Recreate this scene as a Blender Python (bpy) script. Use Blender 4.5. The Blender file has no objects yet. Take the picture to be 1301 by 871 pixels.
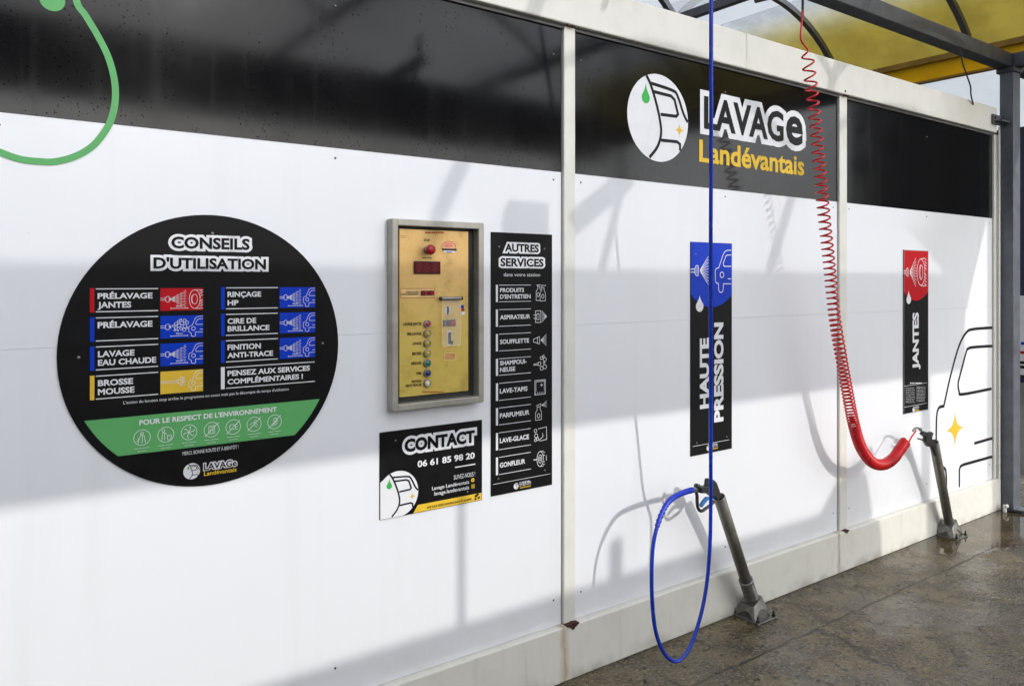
import bpy, bmesh, math, random
from mathutils import Vector, Matrix
random.seed(7)
S = bpy.context.scene
COL = S.collection
R = math.radians

# ------------------------------------------------------------------ survey of the photograph
# wall plane is Y = 0, X runs along the wall, Z is up; camera 2.5 m in front of the wall, eye height 1.65 m
FOC, HOR, PCX = 993.0, 357.0, 650.5
AX = math.atan2(1354.5, FOC)
CAM = (0.0, -2.5, 1.65)
FW = (math.cos(AX), math.sin(AX)); RT = (math.sin(AX), -math.cos(AX))

def P(px, py, y=0.0):
    """point of the vertical plane Y = y seen at photo position (px, py)"""
    q = (px - PCX) / FOC; h = (HOR - py) / FOC
    dx = FW[0] + RT[0] * q; dy = FW[1] + RT[1] * q
    t = (y - CAM[1]) / dy
    return Vector((dx * t, y, CAM[2] + h * t))

def W(px, py, y=0.0):
    p = P(px, py, y); return (p.x, p.z)

def zm(x0, y0, s):
    return lambda x, y: (x0 + x * s, y0 + y * s)

# ------------------------------------------------------------------ materials
def lin(c):
    return c / 12.92 if c <= 0.04045 else ((c + 0.055) / 1.055) ** 2.4

def hx(h):
    h = h.lstrip('#')
    return tuple(lin(int(h[i:i + 2], 16) / 255) for i in (0, 2, 4)) + (1,)

class Mat:
    def __init__(s, name, col=(.5, .5, .5, 1), rough=.5, metal=0.0, spec=.5):
        s.m = bpy.data.materials.new(name); s.m.use_nodes = True
        s.nt = s.m.node_tree; s.N = s.nt.nodes; s.L = s.nt.links
        s.b = s.N['Principled BSDF']
        s.set('Base Color', col); s.set('Roughness', rough); s.set('Metallic', metal); s.set('Specular IOR Level', spec)
        s.co = None
    def set(s, k, v): s.b.inputs[k].default_value = v
    def new(s, t, **kw):
        n = s.N.new(t)
        for k, v in kw.items(): setattr(n, k, v)
        return n
    def link(s, a, b): s.L.new(a, b)
    def pos(s):
        if s.co is None: s.co = s.new('ShaderNodeNewGeometry').outputs['Position']
        return s.co
    def mapping(s, scale):
        m = s.new('ShaderNodeMapping'); s.link(s.pos(), m.inputs['Vector']); m.inputs['Scale'].default_value = scale
        return m.outputs['Vector']
    def noise(s, scale, detail=4, rough=.55, vec=None, stretch=None):
        n = s.new('ShaderNodeTexNoise'); n.inputs['Scale'].default_value = scale
        n.inputs['Detail'].default_value = detail; n.inputs['Roughness'].default_value = rough
        s.link(vec or (s.mapping(stretch) if stretch else s.pos()), n.inputs['Vector'])
        return n.outputs['Fac']
    def ramp(s, fac, stops, interp='LINEAR'):
        r = s.new('ShaderNodeValToRGB'); cr = r.color_ramp; cr.interpolation = interp
        while len(cr.elements) < len(stops): cr.elements.new(.5)
        for e, (p, c) in zip(cr.elements, stops):
            e.position = p; e.color = c if len(c) == 4 else (*c, 1)
        s.link(fac, r.inputs['Fac']); return r.outputs['Color']
    def mr(s, fac, a, b, c=0., d=1.):
        n = s.new('ShaderNodeMapRange'); n.interpolation_type = 'SMOOTHSTEP'
        for k, v in zip(('From Min', 'From Max', 'To Min', 'To Max'), (a, b, c, d)): n.inputs[k].default_value = v
        s.link(fac, n.inputs['Value']); return n.outputs['Result']
    def math(s, op, a, b=0.0):
        n = s.new('ShaderNodeMath', operation=op)
        for i, v in enumerate((a, b)):
            if isinstance(v, (int, float)): n.inputs[i].default_value = v
            else: s.link(v, n.inputs[i])
        return n.outputs[0]
    def xyz(s):
        n = s.new('ShaderNodeSeparateXYZ'); s.link(s.pos(), n.inputs[0]); return n.outputs
    def mix(s, fac, a, b):
        n = s.new('ShaderNodeMix', data_type='RGBA')
        if isinstance(fac, (int, float)): n.inputs[0].default_value = fac
        else: s.link(fac, n.inputs[0])
        for i, v in ((6, a), (7, b)):
            if isinstance(v, tuple): n.inputs[i].default_value = v if len(v) == 4 else (*v, 1)
            else: s.link(v, n.inputs[i])
        return n.outputs[2]
    def base(s, c): s.link(c, s.b.inputs['Base Color'])
    def rough(s, c): s.link(c, s.b.inputs['Roughness'])
    def bump(s, h, strength=.2, dist=.002):
        n = s.new('ShaderNodeBump'); n.inputs['Strength'].default_value = strength; n.inputs['Distance'].default_value = dist
        s.link(h, n.inputs['Height']); s.link(n.outputs['Normal'], s.b.inputs['Normal'])

M = {}
def simple(key, col, rough=.4, metal=0., var=.06, scale=30, bump=0.0):
    m = Mat(key, col, rough, metal)
    n = m.noise(scale, 5)
    d = tuple(c * (1 - var * 2) for c in col[:3]); l = tuple(min(1, c * (1 + var * 2)) for c in col[:3])
    m.base(m.ramp(n, [(.3, d), (.7, l)]))
    m.rough(m.mr(m.noise(scale * .6, 3), .3, .7, max(.02, rough - .07), min(1, rough + .07)))
    if bump: m.bump(n, bump)
    M[key] = m.m
    return m

# white painted / laminated panels: faint weave, run marks and dust
m = Mat('white_laminate', (.8, .8, .8, 1), .38)
run = m.noise(9, 4, stretch=(1, 1, .06)); blot = m.noise(1.6, 5)
c = m.mix(m.mr(run, .5, .8, 0, .45), (.76, .77, .80), (.70, .71, .73))
c = m.mix(m.mr(blot, .5, .75, 0, .35), c, (.71, .715, .73))
spk = m.new('ShaderNodeTexVoronoi'); spk.inputs['Scale'].default_value = 26; m.link(m.pos(), spk.inputs['Vector'])
keep = m.math('GREATER_THAN', m.noise(12, 2), .66)
dot = m.math('MULTIPLY', m.math('LESS_THAN', spk.outputs['Distance'], .045), keep)
c = m.mix(m.math('MULTIPLY', dot, .45), c, (.35, .34, .32))
zz = m.xyz()[2]
sp2 = m.new('ShaderNodeTexVoronoi'); sp2.inputs['Scale'].default_value = 48; m.link(m.pos(), sp2.inputs['Vector'])
wn2 = m.new('ShaderNodeTexWhiteNoise'); m.link(sp2.outputs['Position'], wn2.inputs['Vector'])
low = m.mr(zz, .2, 1.0, .16, .02)
spl = m.math('MULTIPLY', m.math('LESS_THAN', sp2.outputs['Distance'], m.math('MULTIPLY', wn2.outputs['Value'], .16)), m.math('LESS_THAN', wn2.outputs['Value'], low))
c = m.mix(m.math('MULTIPLY', spl, .6), c, (.30, .27, .22))
film = m.math('MULTIPLY', m.mr(zz, .2, .5, .30, 0), m.mr(m.noise(6, 6, .65), .35, .7))
c = m.mix(film, c, (.60, .585, .54))
m.base(c); m.rough(m.mr(blot, .3, .7, .28, .46)); m.bump(m.noise(420, 2), .05, .0006); M['white'] = m.m

# glossy black laminate with water drops and dried run marks
m = Mat('black_gloss', (.012, .012, .013, 1), .1)
v = m.new('ShaderNodeTexVoronoi'); v.inputs['Scale'].default_value = 135; m.link(m.mapping((1, 1, .8)), v.inputs['Vector'])
clus = m.mr(m.noise(3.2, 4, stretch=(1.6, 1, .8)), .48, .62)
vs = m.new('ShaderNodeTexWhiteNoise'); m.link(v.outputs['Position'], vs.inputs['Vector'])
rad = m.math('MULTIPLY', m.math('MULTIPLY', vs.outputs['Value'], vs.outputs['Value']), .34)
inside = m.math('LESS_THAN', v.outputs['Distance'], rad)
drop = m.math('MULTIPLY', inside, m.math('GREATER_THAN', clus, .12))
run = m.noise(16, 4, stretch=(1, 1, .05))
m.base(m.mix(m.mr(run, .52, .8, 0, .5), (.010, .010, .011), (.022, .022, .023)))
m.base(m.mix(m.math('MULTIPLY', drop, .4), m.mix(m.mr(run, .52, .8, 0, .5), (.0045, .0045, .005), (.009, .009, .0095)), (.006, .006, .006)))
rr = m.mr(m.noise(2.5, 4), .3, .7, .075, .12)
rr = m.math('ADD', rr, m.mr(run, .5, .8, 0, .035))
m.rough(rr); m.link(m.math('SUBTRACT', .29, m.math('MULTIPLY', drop, .22)), m.b.inputs['Specular IOR Level'])
m.bump(m.noise(4, 2), .12, .0012)
M['black'] = m.m

def printed(key, col, rough=.33):
    m = Mat(key, col, rough)
    n = m.noise(14, 5); c2 = tuple(x * .86 + .004 for x in col[:3])
    m.base(m.mix(m.mr(n, .4, .8, 0, .6), col, (*c2, 1))); m.rough(m.mr(n, .3, .7, rough - .05, rough + .1))
    m.set('Specular IOR Level', .14); M[key] = m.m
printed('print_white', (.74, .74, .76, 1)); printed('print_black', (.0045, .0045, .005, 1), .42)
printed('print_blue', hx('0838b8')); printed('print_red', hx('b9151e')); printed('print_yellow', hx('deb83c'))
printed('print_green', hx('5fa865')); printed('print_grey', (.42, .42, .43, 1)); printed('drop_green', hx('3fae53'))
printed('emblem_black', (.012, .012, .014, 1))
printed('ink_brown', (.03, .02, .012, 1), .5); printed('ink_red', hx('a03018'), .5)

# cream painted steel frame, with dirt
def cream(key, col, dirt, rust=False):
    m = Mat(key, col, .42)
    n = m.noise(7, 6); s2 = m.noise(22, 4, stretch=(1, 1, .12)); sp = m.noise(90, 3)
    c = m.mix(m.mr(n, .42, .75, 0, .45), col, dirt)
    c = m.mix(m.mr(s2, .55, .78, 0, 0.3 if rust else .15), c, tuple(x * .78 for x in dirt[:3]))
    if rust:
        x, y, z = m.xyz()
        tot = None
        for xc, wd in ((2.075, .036), (4.10, .022)):
            wob = m.math('ADD', m.math('SUBTRACT', x, xc), m.math('MULTIPLY', m.math('SUBTRACT', m.noise(18, 3), .5), .03))
            st = m.mr(m.math('ABSOLUTE', wob), 0, wd, .85, 0)
            tot = st if tot is None else m.math('MAXIMUM', tot, st)
        tot = m.math('MULTIPLY', tot, m.mr(m.noise(30, 4, stretch=(1, 1, .2)), .3, .7, .3, 1))
        c = m.mix(tot, c, hx('9c7a48'))
        # scuffs, chips
        c = m.mix(m.math('MULTIPLY', m.math('GREATER_THAN', m.noise(11, 6, .7, stretch=(1.2, 1, .5)), .69), .7), c, (.16, .155, .14))
        lo = m.mr(z, .0, .07, .5, 0)
        c = m.mix(m.math('MULTIPLY', lo, m.mr(n, .35, .65)), c, (.23, .21, .16))
    c = m.mix(m.math('MULTIPLY', m.math('GREATER_THAN', sp, .74), .5), c, (.25, .23, .18))
    m.base(c); m.rough(m.mr(n, .3, .7, .32, .55)); m.bump(sp, .06, .001); M[key] = m.m
cream('cream_paint', hx('dcdad2'), hx('cac7bc')); cream('cream_skirting', hx('dad8cf'), hx('c6c2b5'), True)

# wet concrete slab
m = Mat('wet_concrete', (.14, .12, .1, 1), .3)
x, y, z = m.xyz()
big = m.noise(1.3, 6); mid = m.noise(7, 8, .65); fine = m.noise(60, 6, .7); pit = m.noise(24, 4)
c = m.mix(m.mr(mid, .38, .62), hx('3a3225'), hx('74694f'))
c = m.mix(m.mr(big, .45, .7, 0, .6), c, hx('584d36'))
c = m.mix(m.mr(fine, .51, .58, 0, .7), c, hx('97896d')); c = m.mix(m.mr(m.noise(95, 4, .7), .54, .60, 0, .7), c, hx('241d13'))
c = m.mix(m.mr(pit, .58, .66, 0, .9), c, hx('1c160e'))
agg = m.new('ShaderNodeTexVoronoi'); agg.inputs['Scale'].default_value = 55; m.link(m.pos(), agg.inputs['Vector'])
ak = m.math('MULTIPLY', m.math('LESS_THAN', agg.outputs['Distance'], .22), m.math('GREATER_THAN', m.noise(40, 2), .56))
c = m.mix(m.math('MULTIPLY', ak, .7), c, hx('a4977c'))
wob = m.math('MULTIPLY', m.math('SUBTRACT', m.noise(9, 5), .5), .035)
j1 = m.mr(m.math('ABSOLUTE', m.math('ADD', m.math('ADD', y, .362), wob)), .002, .010, 1, 0)
wob2 = m.math('MULTIPLY', m.math('SUBTRACT', m.noise(4.5, 7, .65), .5), .34)
j2 = m.mr(m.math('ABSOLUTE', m.math('ADD', m.math('SUBTRACT', x, m.math('ADD', m.math('MULTIPLY', y, .24), 3.46)), wob2)), .002, .016, 1, 0)
j2 = m.math('MULTIPLY', j2, m.math('LESS_THAN', y, -.37))
jj = m.math('MAXIMUM', m.math('MULTIPLY', j1, .85), m.math('MULTIPLY', j2, .7))
jj = m.math('MULTIPLY', jj, m.mr(mid, .3, .55, .35, 1))
c = m.mix(jj, c, hx('26221c'))
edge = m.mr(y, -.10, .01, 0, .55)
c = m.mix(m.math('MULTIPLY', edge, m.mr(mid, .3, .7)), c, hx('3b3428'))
# puddle mask near the far end of the wall
ex = m.math('DIVIDE', m.math('SUBTRACT', x, 5.66), .86); ey = m.math('DIVIDE', m.math('ADD', y, .14), .31)
dd = m.math('ADD', m.math('MULTIPLY', ex, ex), m.math('MULTIPLY', ey, ey))
dd = m.math('ADD', dd, m.math('MULTIPLY', m.math('SUBTRACT', m.noise(6, 5), .5), 1.5))
pud = m.mr(dd, .75, 1.15, 1, 0)
wet = m.mr(m.noise(2.2, 6, .6), .40, .56)
c = m.mix(m.math('MULTIPLY', pud, .45), c, hx('3f3420'))
m.base(c)
ro = m.mr(wet, 0, 1, .36, .05)
ro = m.math('ADD', ro, m.mr(fine, .3, .7, -.03, .08))
n = m.new('ShaderNodeMix', data_type='FLOAT'); m.link(pud, n.inputs[0]); m.link(ro, n.inputs[2]); n.inputs[3].default_value = .03
m.rough(n.outputs[0])
hgt = m.math('ADD', m.math('MULTIPLY', mid, .9), m.math('ADD', m.math('MULTIPLY', fine, .35), m.math('MULTIPLY', m.mr(pit, .60, .70), -.35)))
hgt = m.math('SUBTRACT', hgt, m.math('MULTIPLY', jj, .8))
hgt = m.math('ADD', hgt, m.math('MULTIPLY', ak, .15))
hgt = m.math('MULTIPLY', hgt, m.math('SUBTRACT', 1.0, m.math('MULTIPLY', pud, .985)))
hgt = m.math('MULTIPLY', hgt, m.math('SUBTRACT', 1.0, m.math('MULTIPLY', wet, .62)))
c = m.mix(m.math('MULTIPLY', wet, .38), c, hx('2e271b')); m.base(c)
m.bump(hgt, .95, .02); M['concrete'] = m.m

m = Mat('asphalt', (.05, .05, .05, 1), .85); n = m.noise(80, 4); m.base(m.ramp(n, [(.3, (.03, .03, .031)), (.7, (.075, .074, .07))])); m.bump(n, .4, .004); M['asphalt'] = m.m

simple('post_steel', hx('565a61'), .42, 0, .1, 12); simple('dark_steel', hx('43454a'), .4, .0, .12, 12); simple('galvanised', hx('8a8a86'), .38, .75, .12, 25)
simple('light_steel', hx('74777d'), .45, 0, .1, 9)
m = Mat('brushed_steel', hx('a09d92'), .40, .55)
n = m.noise(14, 5); m.base(m.ramp(n, [(.3, hx('98958b')), (.7, hx('aeaba1'))])); m.rough(m.mr(n, .3, .7, .44, .50)); M['steel'] = m.m
m = Mat('dull_stainless', hx('7a766e'), .36, .7)
n = m.noise(8, 6); n2 = m.noise(50, 3, stretch=(1, 1, .1))
m.base(m.mix(m.mr(n2, .4, .8, 0, .5), m.ramp(n, [(.3, hx('74716a')), (.7, hx('959189'))]), hx('625f58'))); m.rough(m.mr(n, .3, .7, .36, .52)); M['tube_steel'] = m.m
simple('cast_alu', hx('7c7a76'), .40, .7, .16, 40, .15)
simple('bolt_black', (.012, .012, .012, 1), .45); simple('gun_black', (.014, .014, .015, 1), .36, 0, .15, 60, .1)
simple('hose_blue', hx('0431a8'), .22, 0, .05, 20); simple('sleeve_blue', hx('1234b4'), .35, 0, .05, 20)
simple('trigger_blue', hx('2268a8'), .4); simple('hose_red', hx('c20d18'), .28, 0, .06, 20)
simple('rubber', (.015, .015, .015, 1), .5); simple('plastic_white', (.75, .74, .7, 1), .4)
simple('rust', hx('3f2314'), .85, 0, .35, 160, .8)
simple('screw', hx('84827c'), .35, .8); simple('screw_dark', hx('33312e'), .5, .4)
simple('dark_cladding', (.035, .035, .037, 1), .6); simple('wall_dark', (.10, .10, .10, 1), .6)
simple('navy', hx('141c3c'), .35); simple('knob_red', hx('a8101c'), .22)
simple('rib_paint', hx('5c5d60'), .45, .2, .1, 12); simple('ochre_shade', hx('8f6d1c'), .6, 0, .15, 6); simple('fascia_yellow', hx('d9ac16'), .5, 0, .08, 6)  # the ochre has the shade of the gutter flange and underside in its colour
for k, h in (('btn_red', 'a3313a'), ('btn_yellow', 'a8922c'), ('btn_green', '0d6a58'), ('btn_blue', '12205e'), ('btn_white', 'd0cdb4')): simple(k, hx(h), .25)
simple('bark', hx('4b3d2e'), .9, 0, .2, 30, .6)
m = Mat('leaf', (.05, .08, .02, 1), .55); oi = m.new('ShaderNodeNewGeometry').outputs['Random Per Island']
m.base(m.ramp(oi, [(0, hx('26381a')), (.6, hx('3f5726')), (1, hx('5c7434'))])); M['leaf'] = m.m

# aged gold fascia plate of the pay terminal: printed bubbles and wear
m = Mat('gold_plate', hx('c8a850'), .42, .25)
x, y, z = m.xyz()
g = m.mr(z, 1.35, 1.72)
c = m.mix(g, hx('cdb557'), hx('d8b06e'))
vb = m.new('ShaderNodeTexVoronoi'); vb.inputs['Scale'].default_value = 34; m.link(m.pos(), vb.inputs['Vector'])
ring = m.mr(m.math('ABSOLUTE', m.math('SUBTRACT', vb.outputs['Distance'], .33)), .0, .05, .22, 0)
c = m.mix(ring, c, hx('b08e3c')); c = m.mix(m.mr(m.noise(11, 7, .65), .48, .75, 0, .75), c, hx('a08038'))
gr = m.mr(m.noise(5, 4), .45, .75, 0, .5); c = m.mix(gr, c, hx('b8943f'))
m.base(c); m.rough(m.mr(m.noise(20, 4), .3, .7, .32, .5)); M['gold'] = m.m

def emit(key, col, st, base=(.02, .002, .003, 1)):
    m = Mat(key, base, .25); m.set('Emission Color', col); m.set('Emission Strength', st)
    M[key] = m.m
emit('led_dim', hx('c00c14'), .26, hx('3a060c')); emit('led_lit', hx('ff1a1a'), 1.4)
simple('display_red', hx('4a0a12'), .2)
simple('pink_sticker', hx('e09a76'), .4); simple('cream_sticker', hx('dcb878'), .45); simple('coin_dark', hx('2a2b28'), .4)
# clear plastic cover
m = Mat('clear_plastic', (1, 1, 1, 1), .08); m.set('Alpha', .07); M['clear'] = m.m

def sheet(key, col, clear, tint, streak):
    mt = bpy.data.materials.new(key); mt.use_nodes = True; nt = mt.node_tree; nt.nodes.clear()
    o = nt.nodes.new('ShaderNodeOutputMaterial'); mx = nt.nodes.new('ShaderNodeMixShader'); mx2 = nt.nodes.new('ShaderNodeMixShader')
    tr = nt.nodes.new('ShaderNodeBsdfTransparent'); tr.inputs[0].default_value = tint
    tl = nt.nodes.new('ShaderNodeBsdfTranslucent'); df = nt.nodes.new('ShaderNodeBsdfDiffuse')
    geo = nt.nodes.new('ShaderNodeNewGeometry'); mp = nt.nodes.new('ShaderNodeMapping'); mp.inputs['Scale'].default_value = (1, 1, 1)
    nz = nt.nodes.new('ShaderNodeTexNoise'); nz.inputs['Scale'].default_value = 5; nz.inputs['Detail'].default_value = 6
    rp = nt.nodes.new('ShaderNodeValToRGB'); rp.color_ramp.elements[0].position = .3; rp.color_ramp.elements[1].position = .75
    rp.color_ramp.elements[0].color = col; rp.color_ramp.elements[1].color = tuple(c * streak for c in col[:3]) + (1,)
    L = nt.links.new
    L(geo.outputs['Position'], mp.inputs[0]); L(mp.outputs[0], nz.inputs[0]); L(nz.outputs[0], rp.inputs[0])
    L(rp.outputs[0], tl.inputs[0]); L(rp.outputs[0], df.inputs[0])
    mx2.inputs[0].default_value = .25; L(tl.outputs[0], mx2.inputs[1]); L(df.outputs[0], mx2.inputs[2])
    mx.inputs[0].default_value = 1 - clear; L(tr.outputs[0], mx.inputs[1]); L(mx2.outputs[0], mx.inputs[2]); L(mx.outputs[0], o.inputs[0])
    M[key] = mt
sheet('polycarbonate', (.80, .82, .84, 1), .76, (.97, .98, 1, 1), .9)
sheet('yellow_sheet', hx('ddd29a'), .30, hx('e4dcb0'), .8)
sheet('yellow_panel', (.80, .58, .05, 1), .05, (.9, .7, .1, 1), .85)
# the end vault fades from clear to yellow towards its gutter
ym = M['yellow_sheet']; nt_ = ym.node_tree
gx = nt_.nodes.new('ShaderNodeNewGeometry'); sx = nt_.nodes.new('ShaderNodeSeparateXYZ'); nt_.links.new(gx.outputs['Position'], sx.inputs[0])
rg = nt_.nodes.new('ShaderNodeMapRange'); rg.interpolation_type = 'SMOOTHSTEP'; nt_.links.new(sx.outputs['X'], rg.inputs['Value'])
rg.inputs['From Min'].default_value = 5.9; rg.inputs['From Max'].default_value = 6.42
for nd in list(nt_.nodes):
    if nd.type in ('BSDF_TRANSPARENT', 'BSDF_TRANSLUCENT', 'BSDF_DIFFUSE'):
        cm_ = nt_.nodes.new('ShaderNodeMix'); cm_.data_type = 'RGBA'; nt_.links.new(rg.outputs['Result'], cm_.inputs[0])
        cm_.inputs[6].default_value = (.86, .88, .90, 1); cm_.inputs[7].default_value = (.52, .45, .15, 1) if nd.type != 'BSDF_TRANSPARENT' else (.74, .68, .36, 1); 
        dz = nt_.nodes.new('ShaderNodeTexNoise'); dz.inputs['Scale'].default_value = 2.6; dz.inputs['Detail'].default_value = 8; dz.inputs['Roughness'].default_value = .68; nt_.links.new(gx.outputs['Position'], dz.inputs['Vector'])
        dr = nt_.nodes.new('ShaderNodeMapRange'); nt_.links.new(dz.outputs[0], dr.inputs['Value']); dr.inputs['From Min'].default_value = .38; dr.inputs['From Max'].default_value = .66; dr.inputs['To Min'].default_value = 1.0; dr.inputs['To Max'].default_value = .82
        dm = nt_.nodes.new('ShaderNodeVectorMath'); dm.operation = 'SCALE'; nt_.links.new(cm_.outputs[2], dm.inputs[0]); nt_.links.new(dr.outputs['Result'], dm.inputs['Scale']); nt_.links.new(dm.outputs[0], nd.inputs[0])
mixn = [n for n in nt_.nodes if n.type == 'MIX_SHADER' and n.outputs[0].links and n.outputs[0].links[0].to_node.type == 'OUTPUT_MATERIAL'][0]
r2 = nt_.nodes.new('ShaderNodeMapRange'); nt_.links.new(rg.outputs['Result'], r2.inputs['Value']); r2.inputs['To Min'].default_value = .20; r2.inputs['To Max'].default_value = .66; nt_.links.new(r2.outputs['Result'], mixn.inputs[0])

# ------------------------------------------------------------------ mesh helpers
class MB:
    def __init__(s): s.v = []; s.f = []; s.mi = []; s.sm = []; s.mats = []; s.lay = 0.0
    def add(s, vs, fs, smooth=False, mat=None):
        b = len(s.v); s.v += [tuple(v) for v in vs]
        k = 0
        if mat is not None:
            if mat not in s.mats: s.mats.append(mat)
            k = s.mats.index(mat)
        for f in fs: s.f.append([b + i for i in f]); s.mi.append(k); s.sm.append(smooth)
        return s
    def box(s, x0, x1, y0, y1, z0, z1, bev=0.0, mat=None, mtx=None):
        bm = bmesh.new(); bmesh.ops.create_cube(bm, size=1)
        for v in bm.verts: v.co = Vector(((x0 + x1) / 2 + v.co.x * (x1 - x0), (y0 + y1) / 2 + v.co.y * (y1 - y0), (z0 + z1) / 2 + v.co.z * (z1 - z0)))
        if bev: bmesh.ops.bevel(bm, geom=bm.edges[:], offset=bev, segments=2, affect='EDGES', profile=.5)
        return s._bm(bm, mat, mtx)
    def _bm(s, bm, mat=None, mtx=None, smooth=False):
        bm.verts.ensure_lookup_table()
        vs = [(mtx @ v.co) if mtx else v.co.copy() for v in bm.verts]; fs = [[v.index for v in f.verts] for f in bm.faces]
        bm.free(); return s.add(vs, fs, smooth, mat)
    def tube(s, pts, r, n=12, cap=True, mat=None, closed=False):
        pts = [Vector(p) for p in pts]; rs = r if isinstance(r, (list, tuple)) else [r] * len(pts)
        vs = []; fs = []; N = len(pts); up = None
        for i, p in enumerate(pts):
            t = (pts[min(i + 1, N - 1)] - pts[max(i - 1, 0)]).normalized()
            if up is None:
                up = Vector((0, 0, 1)) if abs(t.z) < .9 else Vector((0, 1, 0))
            u = (up - t * up.dot(t)).normalized(); w = t.cross(u); up = u
            for k in range(n):
                a = 2 * math.pi * k / n; vs.append(p + (u * math.cos(a) + w * math.sin(a)) * rs[i])
        for i in range(N - 1):
            for k in range(n):
                fs.append([i * n + k, i * n + (k + 1) % n, (i + 1) * n + (k + 1) % n, (i + 1) * n + k])
        s.add(vs, fs, True, mat)
        if cap:
            s.add(vs[:n], [list(range(n))[::-1]], False, mat); s.add(vs[-n:], [list(range(n))], False, mat)
        return s
    def lathe(s, prof, a, b, n=32, mat=None, flat=False):
        """profile of (radius, distance from a along a->b)"""
        a = Vector(a); t = (Vector(b) - a).normalized()
        u = t.orthogonal().normalized(); w = t.cross(u); vs = []; fs = []
        for (r, d) in prof:
            for k in range(n):
                q = 2 * math.pi * k / n; vs.append(a + t * d + (u * math.cos(q) + w * math.sin(q)) * max(r, 1e-5))
        for i in range(len(prof) - 1):
            for k in range(n): fs.append([i * n + k, i * n + (k + 1) % n, (i + 1) * n + (k + 1) % n, (i + 1) * n + k])
        return s.add(vs, fs, not flat, mat)
    def prism(s, poly, y0, y1, bev=0.0, mat=None):
        """polygon in (X, Z) extruded from y0 (front) to y1 (back)"""
        bm = bmesh.new(); fv = [bm.verts.new((x, y0, z)) for x, z in poly]; f = bm.faces.new(fv)
        r = bmesh.ops.extrude_face_region(bm, geom=[f])
        for g in r['geom']:
            if isinstance(g, bmesh.types.BMVert): g.co.y = y1
        bmesh.ops.recalc_face_normals(bm, faces=bm.faces[:])
        if bev: bmesh.ops.bevel(bm, geom=bm.edges[:], offset=bev, segments=2, affect='EDGES', profile=.5)
        return s._bm(bm, mat)
    # flat printed shapes at depth y
    def poly(s, pts, y, mat=None):
        a = sum(pts[i][0] * pts[(i + 1) % len(pts)][1] - pts[(i + 1) % len(pts)][0] * pts[i][1] for i in range(len(pts)))
        if a < 0: pts = pts[::-1]
        s.lay += 1e-6
        return s.add([(x, y - s.lay, z) for x, z in pts], [list(range(len(pts)))], False, mat)
    def disc(s, cx, cz, rx, rz, y, n=40, mat=None):
        return s.poly([(cx + rx * math.cos(2 * math.pi * k / n), cz + rz * math.sin(2 * math.pi * k / n)) for k in range(n)], y, mat)
    def stroke(s, pts, w, y, closed=False, mat=None, caps=False):
        pts = [Vector(p) for p in pts]
        q = [pts[0]]
        for p in pts[1:]:
            if (p - q[-1]).length > 1e-6: q.append(p)
        pts = q; N = len(pts)
        if N < 2: return s
        s.lay += 4e-6; h = w / 2; L = []
        if caps and not closed:
            d = (pts[0] - pts[1]).normalized(); e = (pts[-1] - pts[-2]).normalized()
            pts = [pts[0] + d * h * .6] + pts + [pts[-1] + e * h * .6]; N += 2
        for i in range(N):
            a = pts[i - 1] if (i > 0 or closed) else None; b = pts[(i + 1) % N] if (i < N - 1 or closed) else None
            d1 = (pts[i] - a).normalized() if a is not None else (b - pts[i]).normalized()
            d2 = (b - pts[i]).normalized() if b is not None else d1
            n1 = Vector((-d1.y, d1.x)); n2 = Vector((-d2.y, d2.x)); mm = (n1 + n2)
            mm = mm.normalized() if mm.length > 1e-4 else n1
            k = h / max(.45, mm.dot(n1))
            if caps and not closed and i in (0, N - 1): k *= .45
            L.append((pts[i] + mm * k, pts[i] - mm * k))
        vs = [];
        for a, b in L: vs += [(a.x, y - s.lay, a.y), (b.x, y - s.lay, b.y)]
        fs = [[2 * i, 2 * i + 1, 2 * i + 3, 2 * i + 2] for i in range(N - 1)]
        if closed: fs.append([2 * N - 2, 2 * N - 1, 1, 0])
        return s.add(vs, fs, False, mat)
    def build(s, name, mat=None, parent=None, matrix=None):
        me = bpy.data.meshes.new(name); me.from_pydata(s.v, [], s.f)
        mats = s.mats or [mat]
        for k in mats: me.materials.append(M[k])
        me.polygons.foreach_set('material_index', s.mi if s.mats else [0] * len(s.f))
        me.polygons.foreach_set('use_smooth', s.sm); me.update()
        o = bpy.data.objects.new(name, me); COL.objects.link(o)
        if parent: adopt(o, parent)
        return o

class Many:
    """every piece added becomes an object of its own"""
    def __init__(s): s.k = []; s.lay = 0.0
    def add(s, *a, **k): s.k.append(MB().add(*a, **k)); return s
    poly = MB.poly
    def build(s, name, mat, parent): return [m.build(name, mat, parent) for m in s.k][0]

def adopt(o, parent):
    o.parent = parent
    if parent.type == 'EMPTY': o.matrix_parent_inverse = Matrix.Translation(parent.location).inverted()

def thing(name, label, cat, loc=(0, 0, 0), group=None):
    o = bpy.data.objects.new(name, None); o.location = loc; o.empty_display_size = .1; COL.objects.link(o)
    return tag(o, label, cat, group)
def tag(o, label, cat, group=None):
    o['label'] = label; o['category'] = cat
    if group: o['group'] = group
    return o
def structure(o): o['kind'] = 'structure'; return o

def spline(pts, n=8):
    """Catmull-Rom through points of any dimension"""
    pts = [Vector(p) for p in pts]; out = []
    P_ = [pts[0] * 2 - pts[1]] + pts + [pts[-1] * 2 - pts[-2]]
    for i in range(1, len(P_) - 2):
        a, b, c, d = P_[i - 1:i + 3]
        for k in range(n):
            t = k / n
            out.append(.5 * ((2 * b) + (c - a) * t + (2 * a - 5 * b + 4 * c - d) * t * t + (3 * b - a - 3 * c + d) * t ** 3))
    out.append(pts[-1]); return out

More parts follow.
